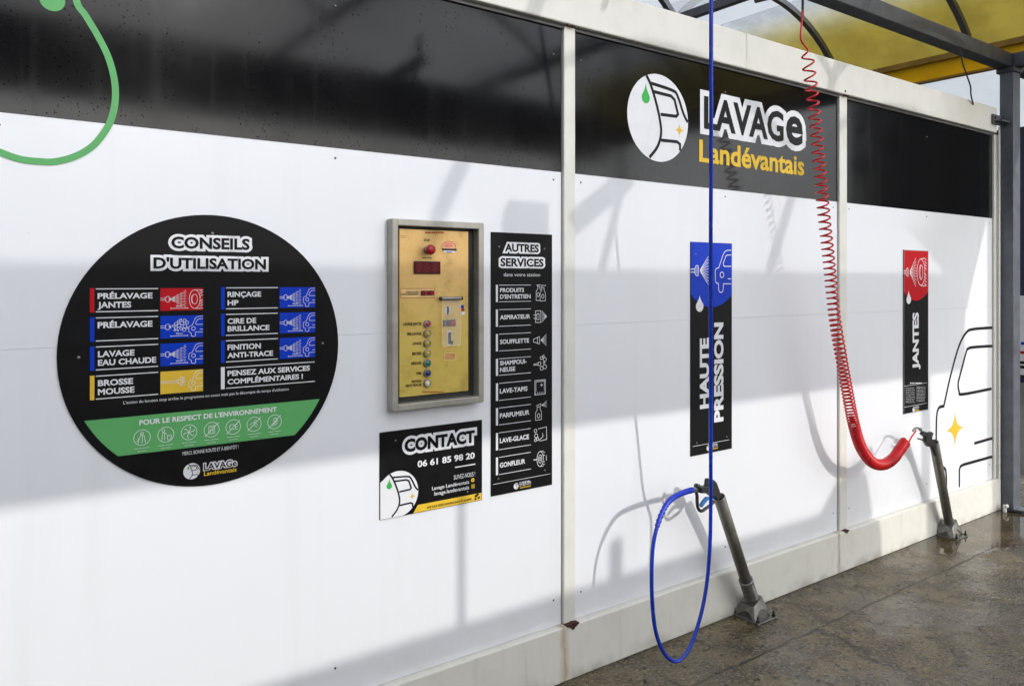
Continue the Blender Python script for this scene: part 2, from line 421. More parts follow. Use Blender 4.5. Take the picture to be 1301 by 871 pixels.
# ------------------------------------------------------------------ lettering
_tc = {}
def glyphs(txt, off=0.0, halo=0.0):
    k = (txt, off, halo)
    if k in _tc: return _tc[k]
    cu = bpy.data.curves.new('lettering', 'FONT'); cu.body = txt; cu.size = 1; cu.offset = off; cu.resolution_u = 6 if halo > .06 else 3
    if halo: cu.bevel_depth = halo; cu.bevel_resolution = 1
    ob = bpy.data.objects.new('lettering', cu); COL.objects.link(ob)
    dg = bpy.context.evaluated_depsgraph_get(); dg.update()
    me = bpy.data.meshes.new_from_object(ob.evaluated_get(dg))
    vs = [v.co.copy() for v in me.vertices]; fs = [list(p.vertices) for p in me.polygons]
    bpy.data.objects.remove(ob); bpy.data.curves.remove(cu); bpy.data.meshes.remove(me)
    _tc[k] = (vs, fs); return vs, fs
def cap_height():
    v, _ = glyphs('H'); return max(p.y for p in v)
CAPH = cap_height()

def text(mb, txt, x0, x1, z0, z1, y, off=.012, halo=0.0, rot=False, mat=None, skew=0.0):
    bold = off
    if not halo and off > .006: halo = off
    off = 0.0
    """capitals z0..z1, whole word x0..x1 (wall metres); rot: reads upwards, x0..x1 is then the cap span and z0..z1 the run"""
    pv, _ = glyphs(txt); a, b = min(p.x for p in pv), max(p.x for p in pv); e = bold if bold > .006 else 0
    a -= e; b += e; off = e
    vs, fs = glyphs(txt, 0, halo) if halo else glyphs(txt)
    out = []
    zs = (.0004 / halo) if halo else 0.0
    for p in vs:
        u = (p.x - a) / (b - a); w = (p.y + off) / (CAPH + 2 * off)
        d = y - (p.z * zs if halo else 0)
        if rot: out.append((x1 - (x1 - x0) * w, d, z0 + (z1 - z0) * u))
        else: out.append((x0 + (x1 - x0) * u + skew * w, d, z0 + (z1 - z0) * w))
    if rot: pass
    # font faces look to +z of the font plane; the wall is seen from -Y, so keep the order
    return mb.add(out, fs, False, mat)

def textpx(mb, txt, xl, yb, yt, xr, y, **kw):
    X0, Z0 = W(xl, yb, y); _, Z1 = W(xl, yt, y); X1, _ = W(xr, yb, y)
    return text(mb, txt, X0, X1, Z0, Z1, y, **kw)

def rectpx(mb, xl, xr, yt, yb, y, mat=None):
    """upright rectangle given by photo x of both sides and y on the LEFT side"""
    X0, Z1 = W(xl, yt, y); _, Z0 = W(xl, yb, y); X1, _ = W(xr, yt, y)
    return mb.poly([(X0, Z0), (X1, Z0), (X1, Z1), (X0, Z1)], y, mat)

def linepx(mb, xl, xr, yl, w, y, mat=None):
    X0, Z = W(xl, yl, y); X1, _ = W(xr, yl, y)
    return mb.poly([(X0, Z - w / 2), (X1, Z - w / 2), (X1, Z + w / 2), (X0, Z + w / 2)], y, mat)

def screw(x, z, y, parent, key='screw', r=.0045):
    o = MB().lathe([(r, 0), (r, .001), (r * .75, .0022), (r * .3, .0026), (0, .0026)], (x, y, z), (x, y - 1, z), 12).build('screw', key, parent)
    return o

# ------------------------------------------------------------------ pictograms (unit square, u right, v up)
class Ico:
    """maps unit coordinates to a wall rectangle"""
    def __init__(s, mb, x0, x1, z0, z1, y, w, mat=None): s.a = (mb, x0, x1, z0, z1, y, w, mat)
    def m(s, u, v): _, x0, x1, z0, z1, *_r = s.a; return (x0 + (x1 - x0) * u, z0 + (z1 - z0) * v)
    def l(s, *pts, closed=False, w=1.0):
        mb, y, ww, mat = s.a[0], s.a[5], s.a[6], s.a[7]
        mb.stroke([s.m(*p) for p in pts], ww * w, y, closed, mat)
    def e(s, cu, cv, ru, rv, w=1.0, a0=0, a1=360, n=24):
        full = a1 - a0 >= 360
        k = n if full else n + 1
        pts = [(cu + ru * math.cos(R(a0 + (a1 - a0) * i / n)), cv + rv * math.sin(R(a0 + (a1 - a0) * i / n))) for i in range(k)]
        s.l(*pts, closed=full, w=w)
    def fill(s, *pts): s.a[0].poly([s.m(*p) for p in pts], s.a[5], s.a[7])

def ico_car(I, x=.66):
    sc = (1 - x) / .34; f = lambda u: x + (u - .66) * sc
    I.l((1, .95), (f(.88), .94), (f(.82), .88), (f(.74), .55), (f(.68), .52), (f(.66), .46), (f(.66), .26), (f(.69), .22), (f(.72), .20), (f(.72), .08), (f(.75), .05), (f(.80), .05), (f(.82), .09), (f(.82), .24), (1, .24))
    I.l((1, .84), (f(.90), .83), (f(.86), .78), (f(.82), .64), (f(.84), .58), (1, .58))
    I.e(f(.77), .40, .045 * sc, .085); I.l((f(.92), .36), (1, .36))
def ico_nozzle(I, s=1.0):
    I.l((0, .55), (.12, .55)); I.l((0, .47), (.12, .47)); I.l((.12, .60), (.17, .64), (.20, .62), (.20, .40), (.17, .38), (.12, .42), closed=True)
    for k in range(3): I.l((.215 + k * .012, .46 - k * .012), (.215 + k * .012, .56 + k * .012), w=.8)
def ico_spray(I, x1=.60, n=11, sp=.40):
    for k in range(n):
        t = (k / (n - 1) - .5) * 2
        if k % 2: I.l((.25, .51 + t * .05), (x1, .51 + t * sp), w=.7)
        else:
            for j in range(4):
                a = .1 + j * .24; b = a + .14
                I.l((.25 + (x1 - .25) * a, .51 + t * (.04 + (sp - .04) * a)), (.25 + (x1 - .25) * b, .51 + t * (.04 + (sp - .04) * b)), w=.7)
def ico_measure(I, txt, y):
    I.l((.23, .10), (.64, .10)); I.fill((.22, .10), (.25, .07), (.25, .13)); I.fill((.65, .10), (.62, .07), (.62, .13))
    x0, z0 = I.m(.36, .16); x1, z1 = I.m(.51, .24); text(I.a[0], txt, x0, x1, z0, z1, I.a[5], mat=I.a[7])
def ico_tyre(I):
    I.e(.80, .50, .13, .42); I.e(.80, .50, .065, .22); I.e(.785, .50, .065, .22, a0=120, a1=240)
    I.l((.80, .92), (.93, .92)); I.l((.80, .08), (.93, .08)); I.l((.93, .92), (1, .90)); I.l((.93, .08), (1, .10))
    for v in (.84, .74, .62, .40, .28, .17): I.l((.915, v), (.96, v + .02), (.96, v + .06), (1, v + .07), w=.9)
def ico_bubbles(I):
    rr = random.Random(3)
    for u, v, r in ((.30, .55, .035), (.36, .46, .05), (.36, .64, .05), (.43, .55, .06), (.42, .74, .04), (.48, .42, .045), (.50, .66, .06), (.57, .52, .06), (.56, .78, .05), (.62, .68, .05), (.33, .36, .03), (.55, .36, .055), (.62, .44, .03), (.40, .34, .025), (.47, .82, .03)):
        I.e(u, v, r * .75, r * 1.25, n=14)
def ico_brush(I):
    I.l((0, .56), (.40, .56)); I.l((0, .48), (.40, .48)); I.l((.40, .60), (.46, .60), (.46, .44), (.40, .44), closed=True)
    I.l((.46, .70), (.46, .34), (.50, .34), (.50, .70), closed=True)
    for k in range(7): I.l((.50, .36 + k * .055), (.565, .36 + k * .055), w=.9)

def star_pts(cx, cz, rx, rz, k=.16):
    out = []
    for q in range(4):
        for j in range(8):
            t = j / 8 * math.pi / 2
            # concave astroid arm
            a = q * math.pi / 2 + t
            e = abs(math.cos(a)) ** 4.3, abs(math.sin(a)) ** 4.3
            out.append((cx + rx * math.copysign(e[0], math.cos(a)), cz + rz * math.copysign(e[1], math.sin(a))))
    return out
def drop_pts(cx, z0, z1, w, n=14):
    """tip up"""
    r = w / 2; zc = z0 + r; out = []
    for k in range(n + 1):
        a = R(-200 + 220 * k / n); out.append((cx + r * math.cos(a), zc + r * math.sin(a)))
    up = []
    for t in (.25, .5, .75):
        up.append((t, ))
    right = out[-1]; left = out[0]
    tip = (cx, z1)
    f = lambda a, t: (a[0] + (tip[0] - a[0]) * (t + .18 * math.sin(math.pi * t)), a[1] + (tip[1] - a[1]) * t)
    return out + [f(right, t) for t in (.25, .5, .75)] + [tip] + [f(left, t) for t in (.75, .5, .25)]

# emblem of the wash (car wrapped in a round badge), unit disc coordinates
EMB_HOOD = [(-.40, .915), (-.27, .74), (-.10, .38), (.03, .0), (.08, -.34), (-.04, -.66), (-.30, -.93)]
EMB_ROOF = [(-.25, .76), (.44, .70), (.63, .60), (.84, .20), (.985, .02)]
EMB_WIN = [(-.17, .58), (.41, .56), (.53, .49), (.65, .17), (.59, .11), (.06, .09)]
EMB_BUMP = [(.08, -.50), (.62, -.48), (.72, -.53), (.72, -.68)]
def emblem(lines, discs, cx, cz, r, y, w=.08, disc_mat='print_white', clip=None):
    """white disc with the black car lines, green drop and yellow star"""
    pts = [(cx + r * math.cos(2 * math.pi * k / 56), cz + r * math.sin(2 * math.pi * k / 56)) for k in range(56)]
    if clip: pts = [(max(clip[0], x), max(clip[1], z)) for x, z in pts]
    discs.poly(pts, y, disc_mat)
    mp = lambda p: (max(clip[0] if clip else -9, cx + p[0] * r), max(clip[1] if clip else -9, cz + p[1] * r))
    for L, sm in ((EMB_HOOD, 4), (EMB_ROOF, 3), (EMB_WIN, 2), (EMB_BUMP, 2)):
        pl = [mp(tuple(p)) for p in (spline(L, sm) if sm > 2 else L)]
        lines.stroke(pl, r * w, y - .0006, mat='emblem_black')
    lines.poly([mp(p) for p in drop_pts(-.42, .28, .74, .26)], y - .0006, 'drop_green')
    lines.poly([mp(p) for p in star_pts(.70, -.20, .19, .19)], y - .0006, 'print_yellow')

def small_logo(letters, lines, cx, cz, r, y, px=None, X0=0, X1=0, Zl=0, Zl1=0, Zs=0, Zs1=0):
    emblem(lines, lines, cx, cz, r, y, .09)
    text(letters, 'LAVAGe', X0, X1, Zl, Zl1, y - .0002, off=.03, halo=.13, mat='print_white')
    text(letters, 'LAVAGe', X0, X1, Zl, Zl1, y - .0012, off=.02, mat='print_black')
    text(letters, 'Landévantais', X0, X1, Zs, Zs1, y - .0004, off=.02, mat='print_yellow')

# ================================================================== SETTING
g = MB().add([(-400, -400, -.02), (400, -400, -.02), (400, 400, -.02), (-400, 400, -.02)], [[0, 1, 2, 3]])
structure(g.build('ground', 'asphalt'))
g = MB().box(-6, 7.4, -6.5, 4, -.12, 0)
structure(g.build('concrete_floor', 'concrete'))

# ================================================================== THE WALL
wall = thing('wash_bay_wall', 'long white wash bay wall with a black upper band and cream steel frame', 'wall', (3, 0, 0))
YP = -.014
POSTS = [(-2.03, -1.972), (.030, .088)] + [(W(a, 420, YP)[0], W(b, 420, YP)[0]) for a, b in ((716.8, 731.2), (1067.0, 1076.5))] + [(W(1263.4, 420, YP)[0], W(1268.6, 420, YP)[0])]
Z_SK, Z_SEAM, Z_BW, Z_BEAM = .226, 1.466, 2.102, 2.712
MB().box(-2.0, 6.11, .012, .06, .05, 2.75).build('core', 'wall_dark', wall)
MB().prism([(-2.05, 0), (POSTS[4][1], 0), (POSTS[4][1], Z_SK), (-2.05, Z_SK)], -.032, .075, .006).build('skirting', 'cream_skirting', wall)
b = MB().box(-2.05, 6.125, -.034, .075, Z_BEAM, 2.893, .006); b.build('top_beam', 'cream_paint', wall)
# small lip under the beam
MB().box(-2.05, 6.11, -.012, .012, Z_BEAM - .016, Z_BEAM - .001, .002).build('beam_lip', 'wall_dark', wall)
for i, (a, c_) in enumerate(POSTS):
    fp = MB().box(a, c_, YP, .03, Z_SK + .001, Z_BEAM - .003 if i not in (2, 3) else Z_BEAM - .003, .005).build('frame_post', 'cream_paint', wall)
    if i in (2, 3):
        r_ = random.Random(i); rb = MB(); xm = (a + c_) / 2
        k = .62 if i == 2 else .4
        n_ = 34; top_l = []; bot_l = []
        for q_ in range(n_ + 1):
            t_ = q_ / n_; x_ = xm + (t_ - .5) * .105 * k; env = max(0, 1 - abs(t_ - .52) * 2.0)
            top_l.append((x_, Z_SK + .003 + .010 * k * env * r_.uniform(.3, 1)))
            bot_l.append((x_, Z_SK - .002 - .034 * k * env ** 1.3 * r_.uniform(.45, 1.0)))
        rb.prism(top_l + bot_l[::-1], -.0365, -.010)
        for _ in range(int(40 * k)):
            t_ = min(.9, max(.1, r_.gauss(.5, .16))); x_ = xm + (t_ - .5) * .105 * k; q = r_.uniform(.002, .0055) * k; env = 1 - abs(t_ - .5) * 2
            bm = bmesh.new(); bmesh.ops.create_icosphere(bm, subdivisions=1, radius=q)
            for v_ in bm.verts: v_.co = Vector((x_, -.035, Z_SK + r_.uniform(-.022, .006) * k * env)) + Vector((v_.co.x * 1.6, v_.co.y, v_.co.z)) * r_.uniform(.6, 1.3)
            rb._bm(bm)
        rb.build('rust_patch', 'rust', fp)
        rb = MB()
        for _ in range(9):
            x_ = xm + r_.uniform(-.035, .035); q = r_.uniform(.003, .006)
            bm = bmesh.new(); bmesh.ops.create_icosphere(bm, subdivisions=1, radius=q)
            for v_ in bm.verts: v_.co = Vector((x_, -.030, Z_BEAM - .004)) + v_.co
            rb._bm(bm)
        rb.build('rust_patch', 'rust', fp)
panels = []
for i in range(4):
    x0 = POSTS[i][1] + .0015; x1 = POSTS[i + 1][0] - .006
    lo = MB().box(x0, x1, 0, .011, Z_SK + .002, Z_SEAM - .0004).build('white_panel', 'white', wall)
    up = MB().box(x0, x1, 0, .011, Z_SEAM + .0004, Z_BW).build('white_panel', 'white', wall)
    bk = MB().box(x0, x1, -.001, .011, Z_BW + .0005, Z_BEAM - .017).build('black_panel', 'black', wall)
    panels.append((lo, up, bk, x0, x1))
    for x_ in (x0 + .04, (x0 + x1) / 2, x1 - .04):
        for z_, par, y_, kk in ((2.585, bk, -.001, 'screw'), (2.068, up, 0, 'screw_dark'), (.335, lo, 0, 'screw_dark')):
            screw(x_, z_, y_, par, kk, .004)
for x_ in (x0, ):
    pass
# holes and bolts on the cream frame
for x_, z_ in ((4.16, 2.73), (6.12, 2.80), (.9, 2.74)): screw(x_, z_, -.034, wall, 'screw_dark', .007)

# ---- green drop outline on the first panel
z0_ = zm(0, 0, 160 / 633)
right = [(380, -8), (430, 80), (490, 180), (540, 280), (570, 380), (580, 470), (570, 560), (540, 640), (470, 730), (380, 785), (280, 812), (200, 812)]
rp = [W(*z0_(*p)) for p in right]
cxd = .205
left = [(2 * cxd - x_, z_) for x_, z_ in rp[::-1]]
left = [p for p in left if p[0] > .1] or []
pl = [(.265, 2.68)] + [(.29, 2.60)] + rp
xl_ = [W(*z0_(*p)) for p in ((100, 800), (0, 765))]
lo_ = [p for p in xl_ if p[0] > .103]
pl = pl + lo_ + [(.104, xl_[-1][1] + .012)]
pl3 = [tuple(p) for p in spline(pl, 5)]
d = MB().stroke(pl3, .0185, -.0022)
d.poly(drop_pts(W(*z0_(262, 0))[0], W(*z0_(262, 58))[1], 2.66, .063), -.0022)
d.build('drop_emblem', 'print_green', panels[1][2])

# ---- shop logo on the second black panel
z5 = zm(780, 80, 280 / 1284)
cL = W(*z5(78, 300)); cR = W(*z5(428, 320)); cT = W(*z5(240, 63)); cB = W(*z5(270, 577))
lcx = (cL[0] + cR[0]) / 2; lcz = (cT[1] + cB[1]) / 2; lr = (cT[1] - cB[1]) / 2
lg = MB(); ll = MB()
emblem(ll, lg, lcx, lcz, lr, -.0018, .075)
lo_ = lg.build('logo_badge', 'print_white', panels[2][2]); ll.build('badge_lines', 'emblem_black', panels[2][2])
t1 = MB(); t2 = MB(); t3 = MB()
def lavage(mbh, mbl, yy, halo, xs):
    for s_, xa, xb, hk in xs:
        X0, Z0 = W(xa[0], xa[1]); _, Z1 = W(xa[0], xa[2]); X1 = W(xb, xa[1])[0]
        text(mbh, s_, X0, X1, Z0, Z1 + (Z1 - Z0) * hk, yy, off=.03, halo=halo)
        text(mbl, s_, X0, X1, Z0, Z1 + (Z1 - Z0) * hk, yy - .0013, off=.03)
p1 = z5(522, 383); p2 = z5(522, 192)
xA = z5(986, 0)[0]; xE0 = z5(1000, 0)[0]; xE1 = z5(1097, 0)[0]
pe = (xE0, z5(0, 468)[1], z5(0, 302)[1])
lavage(t1, t2, -.0020, .16, [('LAVAG', (p1[0], p1[1], p2[1]), xA, 0)])
X0, Z0 = W(pe[0], pe[1]); Z1 = W(pe[0], pe[2])[1]; X1 = W(xE1, pe[1])[0]
_, zb = W(p1[0], p1[1]); _, zt = W(p1[0], p2[1])
ex = (zt - zb) * .10
text(t1, 'e', X0, X1, zb - ex * .2, zb + (zt - zb) * 1.38, -.00202, off=.03, halo=.13); text(t2, 'e', X0, X1, zb - ex * .2, zb + (zt - zb) * 1.38, -.0034, off=.03)
textpx(t3, 'Landévantais', z5(497, 0)[0], z5(0, 575)[1], z5(0, 445)[1], z5(1108, 0)[0], -.0022, off=.028)
lt = t1.build('logo_outline', 'print_white', panels[2][2]); t2.build('logo_lettering', 'emblem_black', panels[2][2]); t3.build('logo_script', 'print_yellow', panels[2][2])

# ---- line drawing of a car and a star on the last panel
zc = zm(1180, 400, 95 / 360)
C_ = lambda *pts: [W(*zc(*p)) for p in pts]
xe = POSTS[4][0] - .002
cd = MB(); wd = .0205
def clipx(pts): return [(min(x_, xe), z_) for x_, z_ in pts]
cd.stroke(clipx([tuple(p) for p in spline(C_((318, 60), (215, 68), (180, 85), (145, 150), (105, 290), (72, 438)), 6)]) + [tuple(p) for p in spline(C_((72, 438), (50, 445), (39, 475), (36, 540), (36, 640), (44, 705), (70, 733), (82, 752), (85, 822)), 5)][1:], wd, -.0008)
cd.stroke(clipx([tuple(p) for p in spline(C_((318, 148), (215, 155), (190, 162), (180, 178), (150, 290), (141, 330), (146, 368), (163, 381), (300, 355)), 5)]), wd, -.0008, caps=True)
cd.stroke(clipx(C_((220, 617), (318, 589))), wd, -.0008, caps=True)
cd.stroke(clipx(C_((318, 677), (165, 720), (152, 728), (147, 745), (147, 828))), wd, -.0008)
cd.build('car_drawing', 'emblem_black', panels[3][0])
sc_ = W(*zc(126, 548)); sr = (W(*zc(125, 445))[1] - W(*zc(126, 652))[1]) / 2
MB().poly(star_pts(sc_[0], sc_[1], (W(*zc(177, 540))[0] - W(*zc(75, 560))[0]) / 2, sr), -.0008).build('star_emblem', 'print_yellow', panels[3][0])

# ================================================================== SIGNS (4 mm boards screwed on the wall)
YS = -.005
def board(parent, poly, name='board', mat='print_black'):
    o = MB().prism(poly, YS, -.0003, .0012).build(name, mat, parent); return o

# ---- round advice sign
rs_pts = [(265, 273), (69, 452), (431, 436), (250, 618)]
rcx = (W(69, 452)[0] + W(431, 436)[0]) / 2; rcz = (W(265, 273)[1] + W(250, 618)[1]) / 2
rr_ = (W(265, 273)[1] - W(250, 618)[1]) / 2
rs = thing('advice_sign', 'big round black sign with washing advice rows and a green band', 'sign', (rcx, 0, rcz))
bd = board(rs, [(rcx + rr_ * math.cos(2 * math.pi * k / 96), rcz + rr_ * math.sin(2 * math.pi * k / 96)) for k in range(96)])
Y1 = YS - .0006
hd = Many(); hl = Many()
textpx(hd, 'CONSEILS', 217.6, 315.2, 300.3, 317.2, Y1, off=.035, halo=.20); textpx(hl, 'CONSEILS', 217.6, 315.2, 300.3, 317.2, Y1 - .0013, off=.035)
textpx(hd, "D'UTILISATION", 195, 341, 326.8, 338, Y1 - .0001, off=.035, halo=.20); textpx(hl, "D'UTILISATION", 195, 341, 326.8, 338, Y1 - .0014, off=.035)
hd.build('heading_outline', 'print_white', rs); hl.build('heading', 'print_black', rs)
zl = zm(100, 355, 165 / 927); zr = zm(270, 355, 165 / 927)
lt = Many(); rules = Many()
TL = lambda z, s_, xa, yb, yt, xb, **k: textpx(lt, s_, z(xa, 0)[0], z(0, yb)[1], z(0, yt)[1], z(xb, 0)[0], Y1, **k)
rows = [(zl, 80, 112, 122, 567, 62, 236, 583, 887, 'print_red', 'tyre'), (zl, 80, 112, 122, 567, 270, 445, 583, 887, 'print_blue', 'foam'),
        (zl, 80, 112, 122, 567, 478, 652, 583, 887, 'print_blue', 'car'), (zl, 80, 112, 122, 567, 687, 861, 583, 887, 'print_yellow', 'brush'),
        (zr, 61, 87, 96, 466, 55, 214, 479, 732, 'print_blue', 'car'), (zr, 61, 87, 96, 466, 245, 404, 479, 732, 'print_blue', 'car'),
        (zr, 61, 87, 96, 466, 434, 594, 479, 732, 'print_blue', 'car'), (zr, 60, 87, 96, 730, 625, 783, None, None, 'print_white', None)]
for (z, xa, xb, la, lb, yt, yb, ta, tb, mt, kind) in rows:
    bar = MB(); rectpx(bar, z(xa, 0)[0], z(xb, 0)[0], z(0, yt)[1], z(0, yb)[1], Y1); bar.build('colour_bar', mt, rs)
    Zt = W(*z(xa, yt), Y1)[1]; Zb = W(*z(xa, yb), Y1)[1]
    X0 = W(*z(la, yt), Y1)[0]; X1 = W(*z(lb, yt), Y1)[0]
    for Z in (Zt - .002, Zb + .002): rules.poly([(X0, Z - .0014), (X1, Z - .0014), (X1, Z + .0014), (X0, Z + .0014)], Y1)
    if kind:
        xa2 = W(*z(ta, yt), Y1)[0]; xb2 = W(*z(tb, yt), Y1)[0]
        tile = MB().poly([(xa2, Zb + .001), (xb2, Zb + .001), (xb2, Zt - .001), (xa2, Zt - .001)], Y1).build('pictogram_tile', mt, rs)
        mb = MB(); I = Ico(mb, xa2, xb2, Zb + .001, Zt - .001, Y1 - .0006, .0014)
        if kind == 'brush': ico_brush(I)
        else: ico_nozzle(I)
        if kind == 'foam': ico_bubbles(I)
        elif kind != 'brush': ico_spray(I)
        if kind == 'tyre': ico_tyre(I)
        else: ico_car(I)
        if kind != 'brush': ico_measure(I, '10cm' if 434 == yt else '30cm', Y1)
        mb.build('pictogram', 'print_white' if kind != 'brush' else 'print_white', tile)
B = dict(off=.034)
TL(zl, 'PRÉLAVAGE', 135, 139, 97, 527, **B); TL(zl, 'JANTES', 135, 204, 160, 375, **B)
TL(zl, 'PRÉLAVAGE', 135, 348, 304, 527, **B)
TL(zl, 'LAVAGE', 137, 555, 511, 398, **B); TL(zl, 'EAU CHAUDE', 137, 616, 573, 553, **B)
TL(zl, 'BROSSE', 137, 762, 718, 388, **B); TL(zl, 'MOUSSE', 137, 825, 781, 398, **B)
TL(zr, 'RINÇAGE', 107, 125, 87, 347, **B); TL(zr, 'HP', 107, 185, 147, 186, **B)
TL(zr, 'CIRE DE', 107, 317, 278, 312, **B); TL(zr, 'BRILLANCE', 107, 371, 333, 406, **B)
TL(zr, 'FINITION', 107, 504, 465, 345, **B); TL(zr, 'ANTI-TRACE', 107, 561, 523, 432, **B)
TL(zr, 'PENSEZ AUX SERVICES', 107, 690, 651, 695, **B); TL(zr, 'COMPLÉMENTAIRES !', 107, 749, 711, 645, **B)
textpx(lt, "L'action du bouton stop arrête le programme en cours mais pas le décompte du temps d'utilisation", 156.8, 513.2, 509.4, 366.8, Y1, off=0.0)
z3b = zm(95, 495, 325 / 1301)
textpx(lt, 'MERCI, BONNE ROUTE ET À BIENTÔT !', z3b(548, 0)[0], z3b(0, 333)[1], z3b(0, 315)[1], z3b(833, 0)[0], Y1, off=0.0)
rules.build('rule_line', 'print_white', rs)
# green band: arc-sided
zt_ = W(*z3b(26, 160), Y1)[1]; zb_ = W(*z3b(197, 340), Y1)[1]; ra = rr_ * .945
pts = []
for k in range(11):
    Z = zt_ + (zb_ - zt_) * k / 10; pts.append((rcx - math.sqrt(max(0, ra * ra - (Z - rcz) ** 2)), Z))
pts = pts + [(2 * rcx - x_, z_) for x_, z_ in pts[::-1]]
gb = MB().poly(pts, Y1).build('green_band', 'print_green', rs)
textpx(lt, "POUR LE RESPECT DE L'ENVIRONNEMENT", z3b(328, 0)[0], z3b(0, 180)[1], z3b(0, 154)[1], z3b(1027, 0)[0], Y1 - .0006, off=.028)
lt.build('caption', 'print_white', rs)
def eco(k, cx, cz, r, y):
    mb = MB(); I = Ico(mb, cx - r, cx + r, cz - r, cz + r, y, .0016); I.e(.5, .5, .48, .48)
    if k == 0: I.l((.28, .15), (.34, .5), (.45, .68), (.62, .6), (.7, .15)); I.e(.5, .76, .08, .08); I.l((.34, .5), (.2, .25)); I.l((.52, .6), (.5, .15))
    elif k == 1: I.e(.36, .76, .08, .08); I.l((.26, .15), (.3, .62), (.45, .62), (.55, .5)); I.l((.42, .62), (.42, .15)); I.l((.58, .42), (.62, .15), (.8, .15), (.84, .42), closed=True)
    elif k == 2:
        for a in range(0, 360, 60): I.l((.5, .5), (.5 + .32 * math.cos(R(a + 10)), .5 + .32 * math.sin(R(a + 10))), (.5 + .36 * math.cos(R(a + 30)), .5 + .36 * math.sin(R(a + 30))))
    elif k == 3: I.l((.32, .25), (.32, .75), (.68, .75), (.68, .25), closed=True); I.l((.4, .65), (.6, .65)); I.l((.42, .3), (.42, .5), (.58, .5), (.58, .3))
    elif k == 4: I.e(.45, .5, .2, .17); I.l((.6, .6), (.78, .7)); I.l((.6, .5), (.8, .5)); I.l((.6, .4), (.78, .3))
    elif k == 5: I.l((.2, .5), (.45, .62), (.75, .45)); I.l((.3, .35), (.5, .45), (.7, .28)); I.e(.6, .68, .08, .08)
    else: I.l((.3, .2), (.55, .55), (.7, .75)); I.l((.4, .25), (.72, .4)); I.l((.45, .38), (.75, .55)); I.e(.55, .65, .12, .12)
    if k >= 3: I.l((.06, .08), (.94, .92), w=1.1)
    # illegible two-line caption
    for q, hw in ((0, .55), (1, .35)): I.l((.5 - hw * .8, -.16 - q * .18), (.5 - hw * .1, -.16 - q * .18), w=.7); I.l((.5 - hw * .02, -.16 - q * .18), (.5 + hw * .8, -.16 - q * .18), w=.7)
    return mb
for k, (x_, y_) in enumerate(((342, 242), (463, 227), (581, 215), (696, 202), (806, 188), (912, 174), (1016, 162))):
    X, Z = W(*z3b(x_, y_), Y1); eco(k, X, Z, .0235, Y1 - .0006).build('pictogram', 'print_white', gb)
lm = MB(); le = MB()
X, Z = W(*z3b(595, 413), Y1); r_l = .0245
a_ = W(*z3b(657, 408), Y1); b_ = W(*z3b(657, 375), Y1); c2_ = W(*z3b(823, 408), Y1); d_ = W(*z3b(653, 438), Y1); e_ = W(*z3b(653, 416), Y1)
small_logo(lm, le, X, Z, r_l, Y1, X0=a_[0], X1=c2_[0], Zl=a_[1], Zl1=b_[1], Zs=d_[1], Zs1=e_[1])
le.build('logo_badge', None, rs); lm.build('logo_lettering', None, rs)
for p in ((100, 454), (410, 436), (270, 296.5)): X, Z = W(*p, YS); screw(X, Z, YS, rs)

# ---- other-services sign
zA = zm(615, 290, 95 / 487); zB = zm(615, 455, 95 / 460)
a_ = W(623.3, 294.6); b_ = W(700.6, 298.2); c3 = W(622.9, 630.3)
sx0, sx1, sz1, sz0 = a_[0], b_[0], a_[1], c3[1]
ss = thing('services_sign', 'tall narrow black sign listing other services beside the pay terminal', 'sign', ((sx0 + sx1) / 2, 0, sz0))
board(ss, [(sx0, sz0), (sx1, sz0), (sx1, sz1), (sx0, sz1)])
hd = Many(); hl = Many(); lt = Many(); rules = Many()
for s_, xa, yb, yt, xb in (('AUTRES', 137, 151, 99, 357), ('SERVICES', 107, 247, 193, 388)):
    args = (zA(xa, 0)[0], zA(0, yb)[1], zA(0, yt)[1], zA(xb, 0)[0])
    textpx(hd, s_, *args, Y1 - (0 if s_ == 'AUTRES' else .0001), off=.035, halo=.20); textpx(hl, s_, *args, Y1 - .0014, off=.035)
hd.build('heading_outline', 'print_white', ss); hl.build('heading', 'print_black', ss)
T2 = lambda z, s_, xa, yb, yt, xb, off=.028: textpx(lt, s_, z(xa, 0)[0], z(0, yb)[1], z(0, yt)[1], z(xb, 0)[0], Y1, off=off)
T2(zA, 'dans votre station', 128, 312, 289, 365, .004)
T2(zA, 'PRODUITS', 104, 416, 389, 260); T2(zA, "D'ENTRETIEN", 104, 459, 431, 303); T2(zA, 'ASPIRATEUR', 104, 594, 565, 300); T2(zA, 'SOUFFLETTE', 104, 754, 725, 293)
T2(zB, 'SHAMPOUI-', 98, 44, 16, 262); T2(zB, 'NEUSE', 98, 85, 57, 192); T2(zB, 'LAVE-TAPIS', 97, 217, 188, 267); T2(zB, 'PARFUMEUR', 97, 368, 339, 278)
T2(zB, 'LAVE-GLACE', 97, 522, 492, 276); T2(zB, 'GONFLEUR', 97, 673, 643, 252)
lt.build('caption', 'print_white', ss)
brow = [(zA, 77, 90, 368, 480), (zA, 77, 90, 528, 640), (zA, 77, 90, 688, 801), (zB, 73, 86, 3, 108), (zB, 73, 86, 154, 262), (zB, 73, 86, 306, 413), (zB, 73, 86, 459, 566), (zB, 73, 86, 610, 719)]
xr0 = W(*zA(98, 0), Y1)[0]; xr1 = W(*zA(305, 0), Y1)[0]; xi0 = W(*zA(322, 0), Y1)[0]; xi1 = W(*zA(408, 0), Y1)[0]
